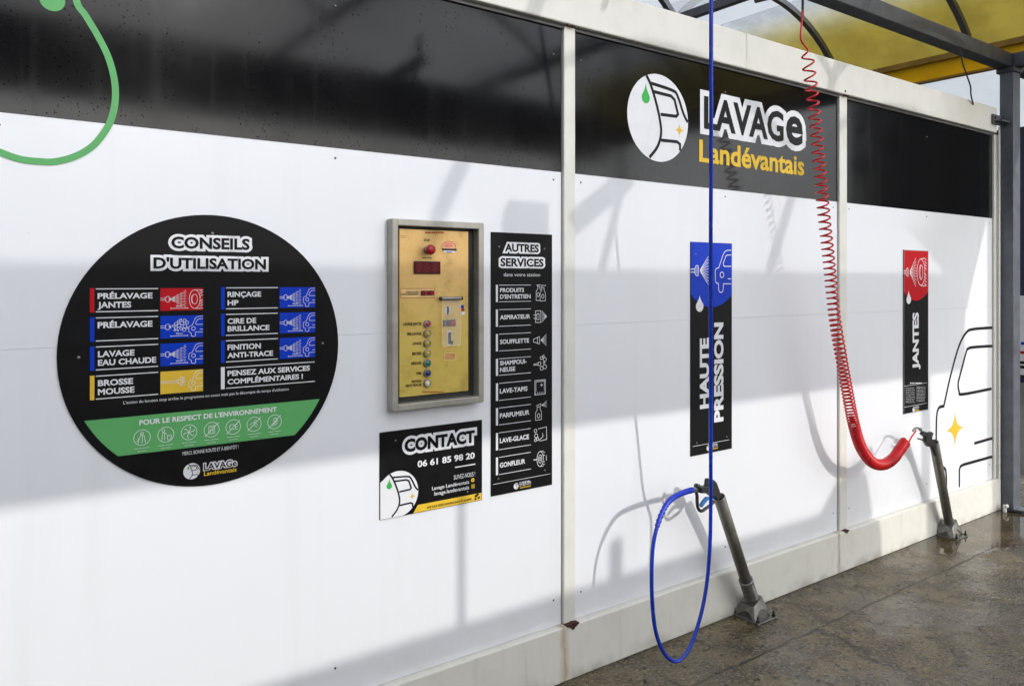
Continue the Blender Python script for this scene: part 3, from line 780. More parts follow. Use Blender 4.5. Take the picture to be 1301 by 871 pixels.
for k, (z, xa, xb, yt, yb) in enumerate(brow):
    bar = MB(); rectpx(bar, z(xa, 0)[0], z(xb, 0)[0], z(0, yt)[1], z(0, yb)[1], Y1); bar.build('marker_bar', 'print_white', ss)
    Zt = W(*z(xa, yt), Y1)[1]; Zb = W(*z(xa, yb), Y1)[1]
    for Z in (Zt - .001, Zb + .001): rules.poly([(xr0, Z - .0011), (xr1, Z - .0011), (xr1, Z + .0011), (xr0, Z + .0011)], Y1)
    mb = MB(); I = Ico(mb, xi0, xi1, Zb, Zt, Y1, .0021)
    if k == 0:
        I.l((.2, .05), (.2, .6), (.32, .75), (.32, .9), (.48, .9), (.48, .75), (.56, .66)); I.l((.2, .05), (.5, .05)); I.l((.5, .02), (.5, .5), (.62, .68), (.62, .82), (.8, .82), (.8, .66), (.9, .5), (.9, .02), closed=True); I.e(.35, .4, .09, .12)
        I.l((.32, .9), (.25, .98), (.55, 1.0)); I.l((.62, .82), (.6, .96), (.95, .95)); I.e(.7, .3, .09, .12)
    elif k == 1:
        I.l((.15, .15), (.15, .85), (.55, .85), (.55, .15), closed=True); I.l((.0, .6), (.25, .6)); I.l((.0, .4), (.25, .4)); I.l((.25, .68), (.25, .32), (.42, .32), (.42, .68), closed=True)
        for q in range(7): I.l((.62, .15 + q * .117), (1.0, .5), w=.7)
    elif k == 2:
        I.l((.0, .42), (.0, .58), (.15, .62), (.45, .72), (.45, .28), (.15, .38), closed=True); I.l((.3, .7), (.3, .3))
        for q in range(7): I.l((.55, .5), (.98, .15 + q * .117), w=.7)
    elif k == 3:
        I.l((.0, .5), (.35, .55)); I.l((.0, .44), (.35, .45)); I.l((.35, .6), (.55, .6), (.55, .4), (.35, .4), closed=True)
        for u, v, r in ((.6, .85, .1), (.75, .95, .07), (.85, .75, .12), (.62, .22, .12), (.85, .3, .14), (.8, .55, .06)): I.e(u, v, r, r * .9, n=14)
    elif k == 4:
        I.l((.1, .1), (.1, .95), (.9, .95), (.9, .1), closed=True); I.l((.18, .3), (.18, .87), (.82, .87), (.82, .3)); I.l((.5, .65), (.72, .65)); I.l((.61, .55), (.61, .75))
        for q in range(6): I.l((.15 + q * .14, .12), (.15 + q * .14, .26), w=.9)
    elif k == 5:
        I.l((.15, .0), (.15, .45), (.28, .62), (.28, .78), (.5, .78), (.5, .62), (.6, .45), (.6, .0), closed=True); I.l((.2, .85), (.55, .95), (.55, .8)); I.e(.38, .25, .1, .13)
        for q in range(4): I.l((.62, .85), (1.0, .72 + q * .12), w=.7)
    elif k == 6:
        for u, v, r in ((.15, .8, .1), (.2, .5, .12), (.3, .3, .09), (.15, .25, .08)): I.e(u, v, r, r, n=14)
        I.l((.35, .9), (.98, .95), (1.0, .2), (.45, .15)); I.l((.4, .2), (.72, .4), (.68, .6))
    else:
        I.l((.0, .5), (.3, .5), w=1.6); I.e(.5, .5, .24, .44); I.e(.5, .5, .13, .24); I.e(.5, .5, .05, .1); I.l((.5, .94), (.75, .94)); I.l((.5, .06), (.75, .06))
        for v in (.85, .68, .3, .15): I.l((.72, v), (.86, v))
        I.l((.97, .35), (.97, .65))
    mb.build('pictogram', 'print_white', ss)
linepx(rules, zB(55, 0)[0], zB(406, 0)[0], zB(0, 775)[1], .0016, Y1)
rules.build('rule_line', 'print_white', ss)
lm = MB(); le = MB(); X, Z = W(*zB(198, 785), Y1)
q = [W(*zB(*p), Y1) for p in ((221, 782), (221, 763), (287, 782), (221, 800), (221, 788))]
small_logo(lm, le, X, Z, .0125, Y1, X0=q[0][0], X1=q[2][0], Zl=q[0][1], Zl1=q[1][1], Zs=q[3][1], Zs1=q[4][1])
le.build('logo_badge', None, ss); lm.build('logo_lettering', None, ss)
for z, p in ((zA, (97, 120)), (zA, (392, 134)), (zB, (88, 740)), (zB, (373, 687))): X, Z = W(*z(*p), YS); screw(X, Z, YS, ss, 'screw', .0035)

# ---- contact sign
zK = zm(475, 525, 145 / 902)
a_ = W(*zK(43, 150)); b_ = W(*zK(850, 43)); c3 = W(*zK(36, 845))
kx0, kx1, kz1, kz0 = a_[0], b_[0], a_[1], (c3[1] + W(*zK(846, 678))[1]) / 2
ks = thing('contact_sign', 'small black contact sign with phone number and a yellow strip under the pay terminal', 'sign', ((kx0 + kx1) / 2, 0, kz0))
board(ks, [(kx0, kz0), (kx1, kz0), (kx1, kz1), (kx0, kz1)])
hd = Many(); hl = Many(); lt = Many()
args = (zK(243, 0)[0], zK(0, 309)[1], zK(0, 204)[1], zK(798, 0)[0])
textpx(hd, 'CONTACT', *args, Y1, off=.05, halo=.215); textpx(hl, 'CONTACT', *args, Y1 - .0013, off=.05)
hd.build('heading_outline', 'print_white', ks); hl.build('heading', 'print_black', ks)
TK = lambda s_, xa, yb, yt, xb, off=.028, mb=lt: textpx(mb, s_, zK(xa, 0)[0], zK(0, yb)[1], zK(0, yt)[1], zK(xb, 0)[0], Y1, off=off)
TK('06 61 85 98 20', 345, 426, 375, 797, .03)
TK('SUIVEZ-NOUS !', 632, 522, 488, 800, -.002); TK('Lavage Landévantais', 460, 606, 578, 752, .012); TK('lavage.landevantais', 478, 648, 618, 752, .012)
linepx(lt, zK(642, 0)[0], zK(802, 0)[0], zK(0, 425)[1], .0042, Y1)
lt.build('caption', 'print_white', ks)
yb_ = MB(); zz1 = W(*zK(345, 722), Y1)[1]
yb_.poly([(W(*zK(312, 790), Y1)[0], kz0 + .002), (kx1 - .003, kz0 + .002), (kx1 - .003, zz1), (W(*zK(348, 722), Y1)[0], zz1)], Y1)
yb_ = yb_.build('yellow_strip', 'print_yellow', ks)
kt = MB(); textpx(kt, 'SITE SOUS VIDÉO SURVEILLANCE ET ALARME', zK(420, 0)[0], zK(0, 752)[1], zK(0, 735)[1], zK(772, 0)[0], Y1 - .0006, off=.02)
cX, cZ = W(*zK(815, 652), Y1)
kt.poly([(cX - .012, cZ + .004), (cX + .006, cZ + .012), (cX + .009, cZ + .004), (cX - .008, cZ - .006)], Y1 - .0006); kt.poly([(cX + .002, cZ - .004), (cX + .013, cZ - .002), (cX + .013, cZ - .010), (cX + .004, cZ - .012)], Y1 - .0006)
kt.poly([(cX - .014, cZ - .008), (cX - .003, cZ - .006), (cX - .002, cZ - .012), (cX - .01, cZ - .014)], Y1 - .0006)
kt.build('strip_lettering', 'ink_brown', yb_)
ic = MB(); X, Z = W(*zK(782, 525), Y1); ic.disc(X, Z, .0075, .0075, Y1, mat='print_yellow'); text(ic, 'f', X - .0022, X + .0022, Z - .005, Z + .0045, Y1 - .0006, off=.03, mat='print_black')
ic.build('social_icon', None, ks)
X, Z = W(*zK(784, 574), Y1); ic = MB(); I = Ico(ic, X - .0068, X + .0068, Z - .0068, Z + .0068, Y1, .0018); I.l((.05, .05), (.95, .05), (.95, .95), (.05, .95), closed=True); I.e(.5, .5, .22, .22)
ic.build('social_icon', 'print_yellow', ks)
eR = W(*zK(350, 640), Y1); eT = W(*zK(200, 452), Y1)
er = .0825
ecx = eR[0] - er; ecz = eT[1] - er
lg = MB(); ll = MB(); emblem(ll, lg, ecx, ecz, er, Y1 - .0004, .075, clip=(kx0 + .001, kz0 + .0015))
lg.poly([(kx0 + .001, kz0 + .0015), (ecx - er * .2, kz0 + .0015), (ecx - er * .32, ecz), (ecx - er * .42, ecz + er * .9), (kx0 + .001, ecz + er * .62)], Y1 - .0003, 'print_white')
lg.build('logo_badge', None, ks); ll.build('badge_lines', None, ks)
for p in ((171, 214), (740, 618)): X, Z = W(*zK(*p), YS); screw(X, Z, YS, ks, 'screw', .0035)

# ---- high pressure sign
def tall_sign(name, label, px, mat):
    (xl, yt), (xr, _), (xl2, yb), (_, yb2) = px
    x0, z1 = W(xl, yt); x1 = W(xr, yt)[0]; z0 = (W(xl2, yb)[1] + W(xr, yb2)[1]) / 2
    t = thing(name, label, 'sign', ((x0 + x1) / 2, 0, z0))
    board(t, [(x0, z0), (x1, z0), (x1, z1), (x0, z1)])
    return t, x0, x1, z0, z1
def coloured_top(t, x0, x1, z1, z_side, z_bot, mat):
    c_ = (x0 + x1) / 2; h = (x1 - x0) / 2 - .001; pts = [(x1 - .001, z1 - .001), (x0 + .001, z1 - .001)]
    sag = z_side - z_bot; rad = (h * h + sag * sag) / (2 * sag)
    for k in range(21):
        u = -h + 2 * h * k / 20; pts.append((c_ + u, z_bot + rad - math.sqrt(rad * rad - u * u)))
    return MB().poly(pts, Y1).build('coloured_top', mat, t)
zH = zm(860, 290, 100 / 281); zH2 = zm(870, 300, 70 / 554)
hp, x0, x1, z0, z1 = tall_sign('pressure_sign', 'narrow black sign with a blue top and vertical white lettering behind the blue hose', [(876.7, 307), (928.9, 309.6), (877.8, 579.3), (930.2, 569.2)], 'print_blue')
ct = coloured_top(hp, x0, x1, z1, W(*zH2(57, 590), Y1)[1], W(*zH2(275, 712), Y1)[1], 'print_blue')
mb = MB(); Hh = lambda *pts: [W(*zH2(*p), Y1) for p in pts]; yy = Y1 - .0006; w_ = .0042
xr_ = x1 - .002
cl = lambda L: [(min(a, xr_), b) for a, b in L]
mb.stroke(cl(Hh((466, 143), (430, 140), (402, 155), (385, 185), (340, 318), (315, 325), (305, 350), (308, 455), (318, 470), (338, 475), (340, 540), (350, 560), (366, 566), (380, 555), (385, 535), (388, 478), (466, 478))), w_, yy)
mb.stroke(cl(Hh((466, 188), (425, 190), (413, 200), (387, 270), (390, 296), (400, 303), (466, 303))), w_, yy)
c_ = W(*zH2(373, 388), Y1); I = Ico(mb, c_[0] - .02, c_[0] + .02, c_[1] - .02, c_[1] + .02, yy, w_); I.e(.5, .5, .34, .34)
mb.stroke(cl(Hh((432, 428), (466, 428))), w_, yy)
mb.stroke(Hh((57, 331), (100, 331)), w_, yy); mb.stroke(Hh((57, 361), (100, 361)), w_, yy)
mb.stroke(Hh((100, 322), (115, 296), (133, 296), (140, 345), (133, 396), (115, 396), (100, 370)), w_, yy, closed=True)
mb.stroke(Hh((112, 318), (112, 374)), w_ * .8, yy); mb.stroke(Hh((124, 310), (124, 382)), w_ * .8, yy)
for k in range(10):
    ye = 205 + k * 31; mb.stroke(Hh((150 + 4, 345 + (ye - 345) * .06), (236, ye)), w_ * .75, yy)
for k in range(10):
    ye = 158 + k * 42; mb.stroke(Hh((264, 345 + (ye - 345) * .97), (277, 345 + (ye - 345) * 1.03)), w_ * .8, yy)
mb.build('pictogram', 'print_white', ct)
X, Z = W(*zH2(149, 592), Y1); Z2 = W(*zH2(149, 760), Y1)[1]
MB().poly(drop_pts(X, Z2, Z, W(*zH2(188, 700))[0] - W(*zH2(112, 700))[0]), Y1 - .0006).build('water_drop', 'print_white', hp)
lt = Many()
def vert(s_, z, xa, xb, yb, yt, off=.045):
    X0 = W(*z(xa, yb), Y1)[0]; X1 = W(*z(xb, yb), Y1)[0]; Za = W(*z((xa + xb) / 2, yb), Y1)[1]; Zb = W(*z((xa + xb) / 2, yt), Y1)[1]
    pv, _ = glyphs(s_); a = min(p.x for p in pv) - off; b = max(p.x for p in pv) + off; vs, fs = glyphs(s_, 0, off)
    lt.add([(X1 - (X1 - X0) * ((p.y + off) / (CAPH + 2 * off)), Y1 - p.z * .0004 / off, Za + (Zb - Za) * (p.x - a) / (b - a)) for p in vs], fs)
vert('HAUTE', zH, 82, 114, 643, 391); vert('PRESSION', zH, 133, 166, 690, 336)
linepx(lt, zH(57, 0)[0], zH(187, 0)[0], zH(0, 778)[1], .002, Y1)
lt.build('caption', 'print_white', hp)
lm = MB(); le = MB(); X, Z = W(*zH(113, 783), Y1); q = [W(*zH(*p), Y1)[0] for p in ((120, 780), (146, 780))]
small_logo(lm, le, X, Z, .014, Y1, X0=q[0], X1=q[1], Zl=Z + .001, Zl1=Z + .014, Zs=Z - .012, Zs1=Z - .002)
le.build('logo_badge', None, hp); lm.build('logo_lettering', None, hp)
for p in ((67, 91), (172, 99), (71, 765), (178, 743)): X, Z = W(*zH(*p), YS); screw(X, Z, YS, hp, 'screw', .004)

# ---- rims sign
zJ = zm(1120, 300, 181 / 464); zJ2 = zm(1140, 310, 50 / 484); zJ3 = zm(1140, 380, 50 / 290)
rj, x0, x1, z0, z1 = tall_sign('rims_sign', 'narrow black sign with a red top and vertical white lettering near the wall end', [(1147, 317), (1178.4, 318.8), (1147.8, 525.6), (1178.4, 520.4)], 'print_red')
ct = coloured_top(rj, x0, x1, z1, W(*zJ2(72, 578), Y1)[1], W(*zJ2(235, 695), Y1)[1], 'print_red')
ed = MB().stroke([(x0 + .002, z0 + .002), (x1 - .002, z0 + .002), (x1 - .002, z1 - .002), (x0 + .002, z1 - .002)], .0035, Y1 - .0003, closed=True).build('border', 'print_grey', rj)
mb = MB(); Jj = lambda *pts: [W(*zJ2(*p), Y1) for p in pts]; w_ = .0044
mb.stroke(Jj((75, 330), (105, 330)), w_, yy); mb.stroke(Jj((75, 360), (105, 360)), w_, yy); mb.stroke(Jj((105, 322), (118, 297), (132, 297), (138, 345), (132, 394), (118, 394), (105, 370)), w_, yy, closed=True)
mb.stroke(Jj((120, 310), (120, 380)), w_, yy)
for k in range(10):
    ye = 170 + k * 39; xe_ = 228 + 10 * (1 - abs(k - 4.5) / 4.5); mb.stroke(Jj((155, 345 + (ye - 345) * .08), (xe_, ye)), w_ * .75, yy)
X, Z = W(*zJ2(290, 345), Y1); sx_ = W(*zJ2(338, 345), Y1)[0] - X; sz_ = W(*zJ2(290, 180), Y1)[1] - Z
I = Ico(mb, X - sx_, X + sx_, Z - sz_, Z + sz_, yy, w_); I.e(.5, .5, .5, .98 / 2 * 1.0); I.e(.5, .5, .24, .27); I.e(.58, .5, .2, .25, a0=110, a1=250)
mb.stroke(cl(Jj((295, 178), (335, 172), (360, 195))) if False else Jj((295, 178), (335, 174), (358, 195)), w_, yy); mb.stroke(Jj((295, 512), (352, 512)), w_, yy)
for a in (210, 245, 285, 360, 400, 440, 480): mb.stroke(Jj((330, a), (345, a + 6), (346, a + 22), (360, a + 25)), w_ * .8, yy)
mb.build('pictogram', 'print_white', ct)
X, Z = W(*zJ2(140, 572), Y1); Z2 = W(*zJ2(140, 736), Y1)[1]
MB().poly(drop_pts(X, Z2, Z, W(*zJ2(168, 700))[0] - W(*zJ2(112, 700))[0]), Y1 - .0006).build('water_drop', 'print_white', rj)
lt = Many(); vert('JANTES', zJ3, 113, 158, 518, 97)
for ya in (640, 795): linepx(lt, zJ3(52, 0)[0], zJ3(218, 0)[0], zJ3(0, ya)[1], .002, Y1)
fp_ = MB(); r_ = random.Random(5)
for (xa, xb, ya, yb_n, n) in ((62, 128, 655, 760, 9), (142, 208, 645, 750, 11)):
    for k in range(n):
        yk = ya + (yb_n - ya) * k / (n - 1); xx = xa
        while xx < xb - 4:
            ww = r_.uniform(5, 16); linepx(fp_, zJ3(xx, 0)[0], zJ3(min(xx + ww, xb), 0)[0], zJ3(0, yk)[1], .0016, Y1); xx += ww + 3
for k, xx in enumerate((94, 106, 118, 134, 146, 158, 170)): linepx(fp_, zJ3(xx, 0)[0], zJ3(xx + 9, 0)[0], zJ3(0, 618)[1], .006, Y1)
lt.build('caption', 'print_white', rj); fp_.build('fine_print', 'print_white', rj)
lm = MB(); le = MB(); X, Z = W(*zJ3(122, 812), Y1); q = [W(*zJ3(*p), Y1)[0] for p in ((128, 810), (160, 810))]
small_logo(lm, le, X, Z, .016, Y1, X0=q[0], X1=q[1], Zl=Z + .001, Zl1=Z + .015, Zs=Z - .014, Zs1=Z - .002)
le.build('logo_badge', None, rj); lm.build('logo_lettering', None, rj)

# ================================================================== PAY TERMINAL
YF, YG = -.043, -.022
zT = zm(485, 270, 130 / 871); zU = zm(485, 390, 130 / 839)
x0, z1 = W(491.2, 278); x1 = W(607.2, 284)[0]; z0 = (W(490.8, 521.5)[1] + W(606.8, 509)[1]) / 2
pt = thing('pay_terminal', 'steel framed coin terminal with a worn gold front and coloured buttons', 'pay terminal', ((x0 + x1) / 2, 0, z0))
fw_ = .0245
o0 = (x0, x1, z0, z1); i0 = (x0 + fw_ * .95, x1 - fw_ * .9, z0 + fw_, z1 - fw_)
fr = MB()
fr.box(x0, x0 + fw_, YF, -.0003, z0, z1, .004); fr.box(x1 - fw_, x1, YF, -.0003, z0, z1, .004)
fr.box(x0 + fw_ - .003, x1 - fw_ + .003, YF + .0006, -.0006, z1 - fw_, z1 - .0006, .003); fr.box(x0 + fw_ - .003, x1 - fw_ + .003, YF + .0006, -.0006, z0 + .0006, z0 + fw_, .003)
fr.build('frame', 'steel', pt)
MB().box(x0 + .006, x1 - .006, -.006, -.0004, z0 + .006, z1 - .006).build('back_plate', 'coin_dark', pt)
gx0 = W(*zT(150, 140), YG)[0]; gx1 = W(*zT(738, 150), YG)[0]; gz1 = W(*zT(150, 136), YG)[1]; gz0 = W(*zU(136, 742), YG)[1]
gx0 = max(gx0, x0 + fw_ + .002); gx1 = min(gx1, x1 - fw_ - .004)
gp = MB().box(gx0, gx1, YG, -.0065, gz0, gz1, .002).build('front_plate', 'gold', pt)
G = lambda p, z=zT, y=YG: W(*z(*p), y)
# stop knob
X, Z = G((385, 318)); kb = MB(); kb.lathe([(.011, 0), (.011, .008), (.008, .010), (.008, .018), (.0165, .021), (.0185, .027), (.017, .033), (.010, .037), (0, .038)], (X, YG, Z), (X, -1, Z), 28)
kn = kb.build('stop_button', 'knob_red', pt)
MB().lathe([(.015, 0), (.015, .006), (.012, .009), (.0082, .0095)], (X, YG, Z), (X, -1, Z), 24).build('collar', 'galvanised', kn)
tk = Many(); kk = lambda s_, xa, yb, yt, xb, z=zT, off=.02: textpx(tk, s_, z(xa, 0)[0], z(0, yb)[1], z(0, yt)[1], z(xb, 0)[0], YG - .0006, off=off)
kk('STOP', 358, 245, 224, 410); kk('ARRET PAUSE', 343, 390, 379, 425)
for s_, xa, yb, yt, xb in (('LAVAGE JANTES', 175, 153, 128, 325), ('PRE-LAVAGE', 208, 233, 209, 325), ('LAVAGE', 253, 311, 287, 325), ('BROSSE', 250, 394, 370, 325), ('RINÇAGE', 243, 474, 450, 325), ('CIRE', 284, 555, 532, 325), ('FINITION', 245, 622, 601, 325), ('ANTI-TRACES', 195, 657, 634, 325)):
    kk(s_, xa, yb, yt, xb, zU, .035)
tk.build('caption', 'ink_brown', pt)
tr_ = MB(); r_ = random.Random(2)
def scrib(mb, xa, xb, y_, z, w_, lo=5, hi=14, gap=4):
    xx = xa
    while xx < xb - 3:
        ww = r_.uniform(lo, hi); linepx(mb, z(xx, 0)[0], z(min(xx + ww, xb), 0)[0], z(0, y_)[1], w_, YG - .0006); xx += ww + gap
scrib(tr_, 370, 530, 170, zT, .0055, 8, 20, 3); scrib(tr_, 335, 515, 695, zU, .004, 6, 16, 3); scrib(tr_, 160, 205, 200, zT, .002); scrib(tr_, 160, 205, 212, zT, .002)
tr_.build('red_lettering', 'ink_red', pt)
# oval note reader sticker
X, Z = G((570, 292)); mb = MB().disc(X, Z, .0315, .0215, YG - .0006).build('card_slot', 'pink_sticker', pt)
mb2 = MB(); X0, Z0 = G((512, 318)); X1, Z1 = G((634, 300)); mb2.box(X0, X1, YG - .004, YG - .0007, Z0 - .001, Z0 + .006, .001, 'coin_dark'); mb2.poly([(X0 + .01, Z0 - .009), (X1 - .01, Z0 - .009), (X1 - .006, Z0 - .002), (X0 + .006, Z0 - .002)], YG - .0012, 'print_white')
mb2.stroke([(X + .030 * math.cos(R(a)), Z + .020 * math.sin(R(a))) for a in range(0, 360, 12)], .0014, YG - .0009, closed=True, mat='ink_red')
mb2.poly([(X0 + .018, Z0 - .0085), (X1 - .018, Z0 - .0085), (X1 - .018, Z0 - .006), (X0 + .018, Z0 - .006)], YG - .0016, 'print_blue')
for q in (0, 1): mb2.stroke([(X - .014 + q * -.004, Z + .010 - q * .007), (X + .012 + q * .004, Z + .010 - q * .007)], .002, YG - .001, mat='ink_red')
mb2.build('slot_mouth', None, mb)
# main display
X0, Z1 = G((270, 412)); X1 = G((496, 412))[0]; Z0 = G((270, 522))[1]
dp = MB().box(X0, X1, YG - .005, YG - .0003, Z0, Z1, .003).build('display', 'display_red', pt)
def seg7(mb, x0, x1, z0, z1, y, w, segs='abcdefg', mat=None):
    zc_ = (z0 + z1) / 2; e = w * .65
    d = {'a': [(x0 + e, z1), (x1 - e, z1)], 'b': [(x1, z1 - e), (x1, zc_ + e)], 'c': [(x1, zc_ - e), (x1, z0 + e)], 'd': [(x0 + e, z0), (x1 - e, z0)], 'e': [(x0, zc_ - e), (x0, z0 + e)], 'f': [(x0, z1 - e), (x0, zc_ + e)], 'g': [(x0 + e, zc_), (x1 - e, zc_)]}
    for k in segs: mb.stroke(d[k], w, y, mat=mat)
sg = MB()
for k in range(3):
    a = X0 + (X1 - X0) * (.10 + k * .30); seg7(sg, a, a + (X1 - X0) * .17, Z0 + .011, Z1 - .011, YG - .0056, .006)
sg.build('digits', 'led_dim', dp)
# price strip with the small display
X0, Z1 = G((157, 642)); X1 = G((452, 642))[0]; Z0 = G((157, 732))[1]
ps = MB().poly([(X0, Z0), (X1, Z0), (X1, Z1), (X0, Z1)], YG - .0006).build('price_sticker', 'cream_sticker', pt)
st = MB(); st.stroke([(X0 + .002, Z0 + .002), (X1 - .002, Z0 + .002), (X1 - .002, Z1 - .002), (X0 + .002, Z1 - .002)], .0018, YG - .001, closed=True, mat='ink_red')
for q, a in enumerate((210, 165)):
    s_ = ('TOTAL DU CREDIT', 'CARTE ABONNEMENT')[q]
    textpx(st, ('MONTANT DU CREDIT', 'CARTE D\'ABONNEMENT')[q], zT(a, 0)[0], zT(0, 684 + q * 18)[1], zT(0, 672 + q * 18)[1], zT(315, 0)[0], YG - .0012, off=.02, mat='ink_brown')
st.build('sticker_print', None, ps)
xa, za = G((330, 664)); xb = G((441, 664))[0]; zb = G((330, 705))[1]
sd = MB().box(xa, xb, YG - .004, YG - .0008, zb, za, .001).build('small_display', 'display_red', pt)
sg = MB()
for k, sgm in enumerate(('bc', 'abcdef', 'f', 'abcdef')):
    a = xa + (xb - xa) * (.08 + k * .235); seg7(sg, a, a + (xb - xa) * .12, zb + .004, za - .004, YG - .0046, .0032, sgm)
sg.build('digits', 'led_lit', sd)
# coin unit behind a clear flap
X0, Z1 = G((490, 722)); X1 = G((662, 722))[0]; Z0 = W(*zU(482, 325), YG)[1]
cu_ = MB().tube([(X0, YG - .012, Z1 - .004), (X1, YG - .012, Z1 - .004)], .0065, 14).build('flap_hinge', 'galvanised', pt)
hb = MB();
for a in (X0 - .001, X1 + .001): hb.lathe([(.007, -.003), (.007, .003), (0, .003)], (a, YG - .012, Z1 - .004), (a + 1, YG - .012, Z1 - .004), 14)
hb.build('hinge_cap', 'screw_dark', cu_)
MB().box(X0 + .004, X1 - .002, YG - .014, YG - .012, Z0, Z1 - .010, .0008).build('coin_flap', 'clear', pt)
fe = MB().stroke([(X0 + .006, Z1 - .012), (X0 + .006, Z0 + .008), (X0 + .010, Z0 + .003), (X1 - .008, Z0 + .003), (X1 - .004, Z0 + .008), (X1 - .004, Z1 - .012)], .0022, YG - .0125); fe.build('flap_rim', 'cream_sticker', pt)
cs = MB(); X, Z = G((560, 832)); cs.disc(X, Z, .011, .017, YG - .0008, mat='print_white'); cs.box(X - .004, X + .003, YG - .005, YG - .001, Z - .016, Z + .016, .001, 'coin_dark'); cs.box(X + .0035, X + .006, YG - .005, YG - .001, Z - .01, Z + .01, .001, 'steel')
cs.build('coin_slot', None, pt)
cs = MB(); X0c, Zc1 = W(*zU(502, 105), YG); X1c = W(*zU(600, 105), YG)[0]; Zc0 = W(*zU(502, 158), YG)[1]; cs.box(X0c, X1c, YG - .005, YG - .001, Zc0, Zc1, .001, 'coin_dark'); xm_ = X0c + (X1c - X0c) * .5
cs.box(xm_, X1c - .003, YG - .007, YG - .0051, Zc0 + .004, Zc1 - .004, .0008, 'btn_red'); cs.box(X0c + .006, X0c + .008, YG - .0062, YG - .0051, Zc0 + .001, Zc1 - .001, 0, 'steel'); cs.build('reject_button', None, pt)
cs = MB(); X, Z = W(*zU(556, 252), YG); cs.box(X - .010, X + .009, YG - .0016, YG - .0004, Z - .027, Z + .026, .0004, 'print_white'); cs.box(X - .007, X + .006, YG - .004, YG - .0017, Z - .022, Z + .022, .001, 'coin_dark'); cs.box(X + .006, X + .012, YG - .006, YG - .0017, Z - .024, Z - .010, .001, 'coin_dark'); cs.build('return_slot', None, pt)
for p, k_ in (((686, 800), 'print_blue'), ((690, 825), 'ink_red'), ((692, 856), 'print_white')):
    X, Z = G(p); MB().disc(X, Z, .0075, .0065, YG - .0006, 16).build('sticker', k_, pt)
X0, Z1 = W(*zU(510, 378), YG); X1 = W(*zU(606, 378), YG)[0]; Z0 = W(*zU(510, 438), YG)[1]
stk = MB().poly([(X0, Z0), (X1, Z0), (X1, Z1), (X0, Z1)], YG - .0006).build('sticker', 'cream_sticker', pt)
st = MB()
for k in range(5): st.stroke([(X0 + .002, Z1 - .004 - k * .0045), (X1 - .003, Z1 - .004 - k * .0045)], .0018, YG - .001)
st.build('sticker_print', 'ink_red', stk)
for k, (yb, mt) in enumerate(((137, 'btn_red'), (217, 'btn_yellow'), (298, 'btn_yellow'), (380, 'btn_yellow'), (459, 'btn_green'), (540, 'btn_blue'), (623, 'btn_white'))):
    X, Z = W(*zU(369, yb), YG)
    bz = MB().lathe([(.0148, 0), (.0148, .006), (.0138, .009), (.0112, .0095), (.0105, .007), (.0105, .004)], (X, YG, Z), (X, -1, Z), 28).build('push_button', 'galvanised', pt)
    MB().lathe([(.0104, .004), (.0104, .008), (.009, .0095), (.0001, .010)], (X, YG, Z), (X, -1, Z), 24).build('button_lens', mt, bz)

